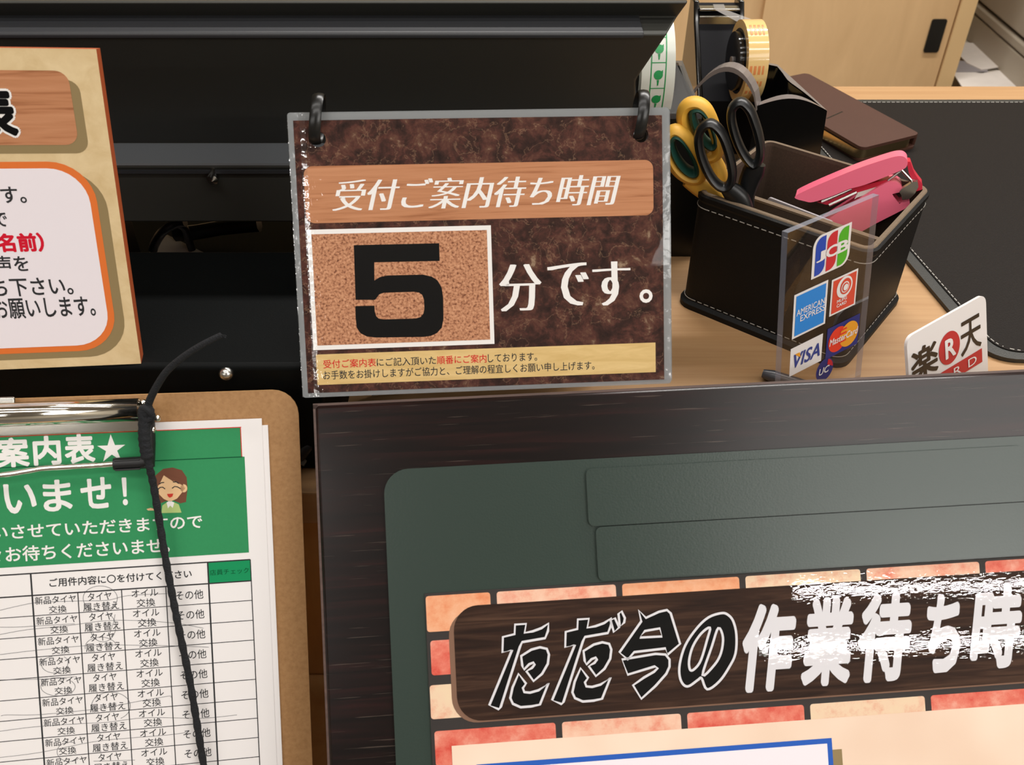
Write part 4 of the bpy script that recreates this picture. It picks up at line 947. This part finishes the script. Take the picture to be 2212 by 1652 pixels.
MB().box(cr_u - cwid + .005, cr_u - .060, cv_c + .003, cv_c + .0085, .0017, .0034).build('clip_spring', m_steel, cl, bevel=.0008)
wz = .0085
P = [V_(-150, 1036, wz), V_(0, 1026, wz), V_(60, 1017, wz), V_(98, 1011, wz), V_(170, 1007, wz), V_(250, 1002, wz), V_(300, 1000, wz)]
mb = MB(); mb.tube([Vector((*p, wz)) for p in cat([Vector((*p, 0)) for p in P], 3) for p in [p[:2]]], .0014, 10)
mb.build('wire_lever', m_chrome, cl, smooth=True)
a, b = V_(246, 1002, wz), V_(322, 998, wz); mb = MB(); mb.tube([Vector((*a, wz)), Vector((*b, wz))], .0032, 12)
for k in range(4):
    mb.tube([Vector((a[0] + .001, a[1] - .0028 + .0016 * k, wz + .0024)), Vector((b[0] - .004, b[1] - .0028 + .0016 * k, wz + .0024))], .0005, 6)
mb.build('rubber_sleeve', m_rubber, cl, smooth=True, label='ribbed black rubber sleeve')
P = [V_(319, 1008, wz), V_(320, 960, wz), V_(318, 918, wz), V_(312, 880, wz)]
mb = MB(); mb.tube([Vector((*p, wz - .0005 - .001 * i)) for i, p in enumerate(P)], .0034, 12); mb.build('rubber_sleeve', m_rubber, cl, smooth=True, label='black rubber sleeve at lever end')
mb = MB(); p = V_(323, 930, wz); mb.ball((p[0] + .001, p[1], wz - .002), .0022); p = V_(337, 905, wz); mb.ball((p[0], p[1], wz - .004), .0018); p = V_(306, 873, wz); mb.ball((p[0], p[1], wz - .004), .0022)
mb.build('wire_end', m_chrome, cl, smooth=True)

# sheets under the form and the form itself
eu = (V_(571, 918)[0] + V_(614, 1652)[0]) / 2 + .0005
sh2 = MB().box(eu - .205, eu, V_(575, 918)[1] - .28, V_(575, 918)[1], -.0005, .0008).build('paper_stack', m_paper); sh2.matrix_world = pc.M
tag(sh2, 'white sheets showing at the right edge under the form', 'paper')
eu1 = (V_(560, 903)[0] + V_(604, 1652)[0]) / 2; ev1 = V_(560, 903)[1]
fm = root('form_sheet', 'green headed reception form with a ruled table on the clipboard', 'form', pc.M @ Matrix.Translation((0, 0, .0010)))
F0 = .0010
def fu(x, y): return pc.uv(x, y, F0)
MB().box(eu1 - .205, eu1, ev1 - .285, ev1, 0, .0003).build('paper', m_paper, fm)
gz = .0004
gu1 = (fu(520, 922)[0] + fu(535, 1192)[0]) / 2; gv1 = (fu(0, 945)[1] + fu(520, 922)[1]) / 2; gv0 = (fu(0, 1226)[1] + fu(533, 1193)[1]) / 2
gm = (fu(345, 992)[1] + fu(523, 988)[1]) / 2
gp = MB().poly([(eu1 - .2, gv0), (gu1 + .001, gv0), (gu1 + .001, gm), (eu1 - .2, gm)], gz).poly([(eu1 - .2, gm), (gu1 - .0006, gm), (gu1 - .0006, gv1), (eu1 - .2, gv1)], gz)
gp.poly([(eu1 - .2, gm - .0003), (gu1, gm - .0003), (gu1, gm + .0002), (eu1 - .2, gm + .0002)], gz + H_, 1)
gp.poly([(eu1 - .2, gv1), (gu1, gv1), (gu1, gv1 + .0004), (eu1 - .2, gv1 + .0004)], gz + H_, 2).poly([(gu1 - .0006, gm), (gu1 - .0002, gm), (gu1 - .0002, gv1), (gu1 - .0006, gv1)], gz + H_, 2)
gp = gp.build('header_panel', [m_green, m_dgreen, m_red], fm, label='green header panel')
def FB(f, x0, y0, x1, y1): a, b = fu(*f(x0, y0)), fu(*f(x1, y1)); return (a[0], b[1], b[0], a[1])
mb = MB()
for s, X in (('付', (-640, 610, -400, 1010)), ('ご', (-370, 610, -40, 1000)), ('案', (-60, 590, 405, 965)), ('内', (428, 565, 825, 940)), ('表', (845, 542, 1275, 915))):
    text(mb, s, FB(zC, *X), gz + H_, 0, weight=.034)
text(mb, '★', FB(zC, 1285, 545, 1678, 885), gz + H_, 0)
for s, X in (('い', (20, 665, 240, 845)), ('ま', (268, 640, 468, 832)), ('せ', (508, 625, 718, 815)), ('！', (774, 622, 818, 798))):
    text(mb, s, FB(zA, *X), gz + H_, 0, weight=.026)
text(mb, 'いさせていただきますので', FB(zA, -50, 935, 1290, 945), gz + H_, 0, weight=.008) if False else None
la = (fu(*zA(65, 925))[1] + fu(*zA(1200, 862))[1]) / 2; lb = (fu(*zA(65, 1008))[1] + fu(*zA(1280, 950))[1]) / 2
text(mb, 'いさせていただきますので', (fu(*zA(-48, 960))[0], lb, fu(*zA(1290, 900))[0], la), gz + H_, 0, weight=.016)
la = (fu(*zA(40, 1062))[1] + fu(*zA(1000, 1008))[1]) / 2; lb = (fu(*zA(40, 1160))[1] + fu(*zA(1000, 1106))[1]) / 2
text(mb, '々お待ちくださいませ。', (fu(*zA(-80, 1110))[0], lb, fu(*zA(1082, 1060))[0], la), gz + H_, 0, weight=.016)
mb.build('lettering', m_white, gp)
# printed clerk picture
zP = lambda L: [fu(*zA(x, y)) for x, y in L]
mb = MB(); ip = gz + H_
mb.poly(zP([(985, 770), (983, 660), (990, 610), (1040, 567), (1100, 558), (1160, 575), (1190, 620), (1196, 690), (1186, 778), (1150, 786), (1100, 765), (1050, 775), (1010, 792)])[::-1], ip, 0)
mb.poly(zP([(1030, 848), (1036, 800), (1060, 782), (1085, 800), (1112, 780), (1140, 792), (1158, 845)])[::-1], ip + H_, 2)
mb.poly(zP([(1062, 780), (1085, 768), (1112, 780), (1102, 815), (1086, 800), (1072, 818)])[::-1], ip + H_ * 2, 3)
mb.poly(zP([(1000, 690), (1022, 655), (1045, 607), (1085, 628), (1140, 650), (1168, 668), (1182, 690), (1165, 712), (1130, 755), (1085, 776), (1045, 758), (1012, 725)])[::-1], ip + H_ * 2, 1)
mb.poly(ell(*fu(*zA(1172, 690)), .0018, .0022, 16), ip + H_ * 2, 1)
mb.poly(zP([(1045, 607), (1075, 600), (1150, 630), (1170, 672), (1130, 655), (1105, 640), (1118, 655), (1080, 630)])[::-1], ip + H_ * 3, 0)
mb.poly(zP([(1066, 726), (1106, 723), (1100, 742), (1084, 750), (1072, 742)])[::-1], ip + H_ * 3, 4)
for P in ([(1008, 697), (1022, 684), (1038, 682), (1054, 694)], [(1098, 690), (1114, 678), (1132, 680), (1152, 692)], [(1015, 664), (1030, 654), (1048, 652)], [(1104, 650), (1124, 648), (1142, 660)]):
    stroke(mb, zP(P), .0005, ip + H_ * 4, 5)
mb.poly(zP([(935, 822), (960, 815), (990, 822), (985, 832), (945, 832)])[::-1], ip, 1)
mb.build('printed_figure', [m_hair, m_skin, m_jacket, m_white, m_mouth, m_ink], gp, label='smiling clerk picture')
# ruled table
du = lambda f, x, y: fu(*f(x, y))
colx = [((230, 210), (330, 1560)), ((578, 345), (668, 1560)), ((905, 320), (988, 1560)), ((1236, 295), (1312, 1560)), ((1550, 115), (1628, 1600)), ((1865, 100), (1943, 1600))]
cu = [(du(zB, *a)[0] + du(zB, *b)[0]) / 2 for a, b in colx]
tv = (du(zB, 0, 212)[1] + du(zB, 1865, 100)[1]) / 2; hv = (du(zB, 245, 362)[1] + du(zB, 1860, 258)[1]) / 2
r0 = du(zB, 300, 510)[1]; rN = du(zB, 360, 1425)[1]
r0 = (du(zB, 420, 505)[1] + du(zB, 1720, 412)[1]) / 2; r8 = (du(zB, 1780, 1582)[1] + du(zB, 1780, 1582)[1]) / 2; rh = (r0 - r8) / 8
bot = ev1 - .27; gl = MB()
def hl(v, u0, u1, wd, mi=0): gl.poly([(u0, v - wd / 2), (u1, v - wd / 2), (u1, v + wd / 2), (u0, v + wd / 2)], gz, mi)
def vl_(u, v0, v1, wd, mi=0): gl.poly([(u - wd / 2, v0), (u + wd / 2, v0), (u + wd / 2, v1), (u - wd / 2, v1)], gz + 1e-5, mi)
gl.poly([(cu[4], hv), (cu[5], hv), (cu[5], tv), (cu[4], tv)], gz - 4e-5, 1)
hl(tv, eu1 - .2, cu[5], .0007); hl(hv, eu1 - .2, cu[5], .0007)
v = r0
while v > bot: hl(v, eu1 - .2, cu[5], .0004); v -= rh
for i, x in enumerate(cu): vl_(x, bot, tv if i in (0, 4, 5) else hv, .0008 if i in (0, 4) else .0005)
gl.build('table_grid', [m_ink, m_green2], fm)
mb = MB()
la = (du(zB, 375, 240)[1] + du(zB, 1420, 168)[1]) / 2; lb = (du(zB, 375, 305)[1] + du(zB, 1420, 232)[1]) / 2
text(mb, 'ご用件内容に〇を付けてください', (du(zB, 370, 270)[0], lb, du(zB, 1432, 200)[0], la), gz, 0, weight=.017)
la = (du(zB, 1575, 168)[1] + du(zB, 1850, 160)[1]) / 2; lb = (du(zB, 1575, 212)[1] + du(zB, 1850, 200)[1]) / 2
text(mb, '店員チェック', (du(zB, 1568, 190)[0], lb, du(zB, 1858, 180)[0], la), gz + H_, 1)
rowtop = hv; k = 0
while rowtop - rh > bot:
    def cell(s, c, f0, f1, vt, vb, wgt=.006): 
        wdt = cu[c + 1] - cu[c]; text(mb, s, (cu[c] + wdt * f0, rowtop - rh * vb, cu[c] + wdt * f1, rowtop - rh * vt), gz, 0, weight=wgt)
    cell('新品タイヤ', 0, .05, .95, .08, .46); cell('交換', 0, .34, .73, .56, .93)
    cell('タイヤ', 1, .22, .76, .06, .45); cell('履き替え', 1, .10, .92, .54, .95)
    cell('オイル', 2, .22, .82, .06, .42); cell('交換', 2, .32, .74, .52, .93)
    cell('その他', 3, .22, .86, .26, .72)
    rowtop = (r0 if k == 0 else rowtop - rh); k += 1
mb.build('lettering', [m_ink, m_dgreen], fm)
# handwriting
mb = MB()
def sq(L, n=5): return [tuple(p)[:2] for p in cat([Vector((*du(zB, x, y), 0)) for x, y in L], n)]
for cx_, cy_, rx, ry, a0, a1 in ((750, 385, 128, 92, -60, 290), (770, 600, 95, 110, 70, -190), (755, 750, 118, 75, 190, 20), (410, 880, 98, 62, 100, 330), (435, 1045, 128, 68, 60, 400), (830, 1190, 145, 105, 200, -60), (520, 1530, 92, 72, 60, 320)):
    L = [(cx_ + rx * math.cos(R(a0 + (a1 - a0) * t / 16)), cy_ - ry * math.sin(R(a0 + (a1 - a0) * t / 16))) for t in range(17)]
    stroke(mb, sq(L, 2), .00022, gz + 4e-5)
for L in ([(-20, 480), (150, 440), (300, 415), (600, 405), (800, 400), (960, 365), (1250, 350)], [(-20, 660), (200, 620), (500, 590), (760, 555), (1000, 550), (1300, 570), (1520, 608)],
          [(-20, 600), (120, 600), (300, 590), (560, 575)], [(-20, 808), (300, 770), (700, 735), (1000, 735), (1300, 740), (1560, 750)], [(-20, 995), (200, 990), (380, 985), (560, 970)],
          [(10, 1262), (60, 1255), (250, 1255), (500, 1235), (800, 1200), (1000, 1160), (1260, 1115), (1275, 1125)], [(-20, 1380), (250, 1345), (600, 1320), (800, 1310), (1100, 1275), (1500, 1280), (1770, 1255)],
          [(-20, 1575), (300, 1535), (700, 1455), (1000, 1425), (1250, 1405), (1400, 1385)], [(850, 430), (830, 470), (800, 480)], [(860, 505), (850, 560), (820, 650)], [(480, 820), (510, 850), (500, 905)], [(700, 1600), (1010, 1592)]):
    stroke(mb, sq(L, 4), .0002, gz + 4e-5)
mb.build('handwriting', m_pencil, fm, label='thin pencil strokes and circles')

# cord tied to the clip
def W3(x, y, w_): d = ray(x, y); o = pc.O + pc.n * w_; return CAM + d * ((o - CAM).dot(pc.n) / d.dot(pc.n))
co = root('cord', 'black elastic cord knotted on the clip and hanging over the form', 'cord', Matrix.Translation(W3(316, 890, .014)))
off_ = lambda P: [p - W3(316, 890, .014) for p in P]
mb = MB(); T = cat(off_([W3(316, 895, .013), W3(322, 868, .014), W3(338, 835, .018), W3(362, 800, .024), W3(400, 768, .030), W3(440, 743, .034), W3(478, 724, .036)]), 6)
mb.tube(T, [.0021 - .0006 * i / len(T) for i in range(len(T))], 9); a = T[-1]
for k in range(5): mb.tube([a, a + Vector((.002 + .0006 * random.random(), .001 * random.uniform(-1, 1), .0012 * random.uniform(-1, 1)))], .0003, 5)
mb.build('tail', m_cord, co, smooth=True, label='frayed cord tail')
mb = MB(); mb.ball((0, 0, 0), .0042); mb.ball(off_([W3(318, 905, .013)])[0], .0038)
K = off_([W3(308, 882, .016), W3(322, 888, .0175), W3(328, 900, .016), W3(314, 908, .0165), W3(306, 896, .016)]); mb.tube(cat(K, 5, True), .0018, 8, True)
mb.build('knot', m_cord, co, smooth=True)
mb = MB(); T = off_([W3(313, 900, .015), W3(312, 940, .0155), W3(316, 975, .0150), W3(322, 1005, .0145), W3(332, 1050, .0120), W3(345, 1130, .0095), W3(360, 1220, .008), W3(375, 1300, .008), W3(390, 1375, .008), W3(410, 1470, .008), W3(425, 1560, .008), W3(440, 1652, .008), W3(456, 1740, .008)])
T = cat(T, 10); mb.tube(T, [.0019 + .0002 * math.sin(i * 1.7) + (.0012 if i < 26 else 0) for i in range(len(T))], 9)
mb.build('hanging_strand', m_cord, co, smooth=True)

# ------------------------------------------------------------------ cream notice board on the cash drawer
s_ = (.39 - DH) / (.39 - .0922)
pO = Plane(Vector((-.1902 * s_, .37 * s_, ZD + DH)), 16.33, 10.78, -4.51)
OH = .152 * s_
on = root('notice_board', 'cream notice board with orange edges standing on the cash drawer', 'notice board', pO.M)
X_ = pO.uv
OW = .30
MB().box(-OW, 0, 0, OH, -.008, 0, 1).poly([(-OW, 0), (0, 0), (0, OH), (-OW, OH)], .0001, 0).build('backing_board', [m_linen2, mat('orange_brown_edge', S(176, 84, 44), .5)], on)
MB().box(-.16, -.14, .03, OH - .01, -.0, .002).build('easel_leg', m_bplast, on, Matrix.Translation((0, 0, -.010)) @ Matrix.Rotation(R(0), 4, 'X'))
z1_ = lambda x, y: (x * .339, y * .339); z2_ = lambda x, y: (x * .339, 450 + y * .339)
def pan(P, z): return MB().poly([X_(*p) for p in P][::-1], z)
tr, br = X_(*z1_(440, 450)), X_(*z1_(497, 925)); tu = (tr[0] + br[0]) / 2; t0, t1 = br[1], (X_(0, 152)[1] + X_(140, 152)[1]) / 2; t0 = (X_(0, 313)[1] + X_(150, 313)[1]) / 2
MB().poly(rrect(-OW + .02, t0 - .0040, tu + .0042, t1 - .004, .006, 6), .0002).build('title_drop_shadow', m_pshade, on)  # drop shadow printed under the title panel
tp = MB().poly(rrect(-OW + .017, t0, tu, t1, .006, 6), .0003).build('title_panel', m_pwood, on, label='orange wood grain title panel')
mb = MB(); q = (X_(-72, 240)[0], X_(33, 297)[1], X_(34, 240)[0], X_(10, 186)[1])
text(mb, '表', q, .0004, 0, weight=.04, extra=.045); text(mb, '表', q, .0005, 1, weight=.04)
mb.build('lettering', [m_white, m_black], tp)
pu = (X_(*z1_(610, 1260))[0] + X_(*z2_(738, 700))[0]) / 2; pt = (X_(0, 349)[1] + X_(120, 349)[1]) / 2; pbm = (X_(0, 764)[1] + X_(200, 757)[1]) / 2
MB().poly(rrect(-OW + .013, pbm - .0035, pu + .0045, pt - .004, .020, 8), .0002).build('panel_drop_shadow', m_pshade, on)  # drop shadow printed under the text panel
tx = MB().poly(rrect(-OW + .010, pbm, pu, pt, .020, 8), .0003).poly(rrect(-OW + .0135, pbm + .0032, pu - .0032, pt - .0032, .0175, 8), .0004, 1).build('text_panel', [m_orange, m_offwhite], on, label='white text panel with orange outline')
mb = MB()
def ot(s, x0, y0, x1, y1, mi=0, wgt=.016, f=lambda x, y: (x, y)):
    a, b = X_(*f(x0, y0)), X_(*f(x1, y1)); text(mb, s, (a[0], b[1], b[0], a[1]), .0005, mi, weight=wgt)
ot('ます。', -40, 403, 60, 438); ot('で', -16, 459, 19, 489); ot('お名前）', -50, 504, 99, 543, 1, .042)
ot('お声を', -50, 553, 65, 586); ot('お待ち下さい。', -105, 602, 161, 636); ot('お願いします。', -18, 645, 209, 682)
mb.build('lettering', [m_ink, m_red2], tx)
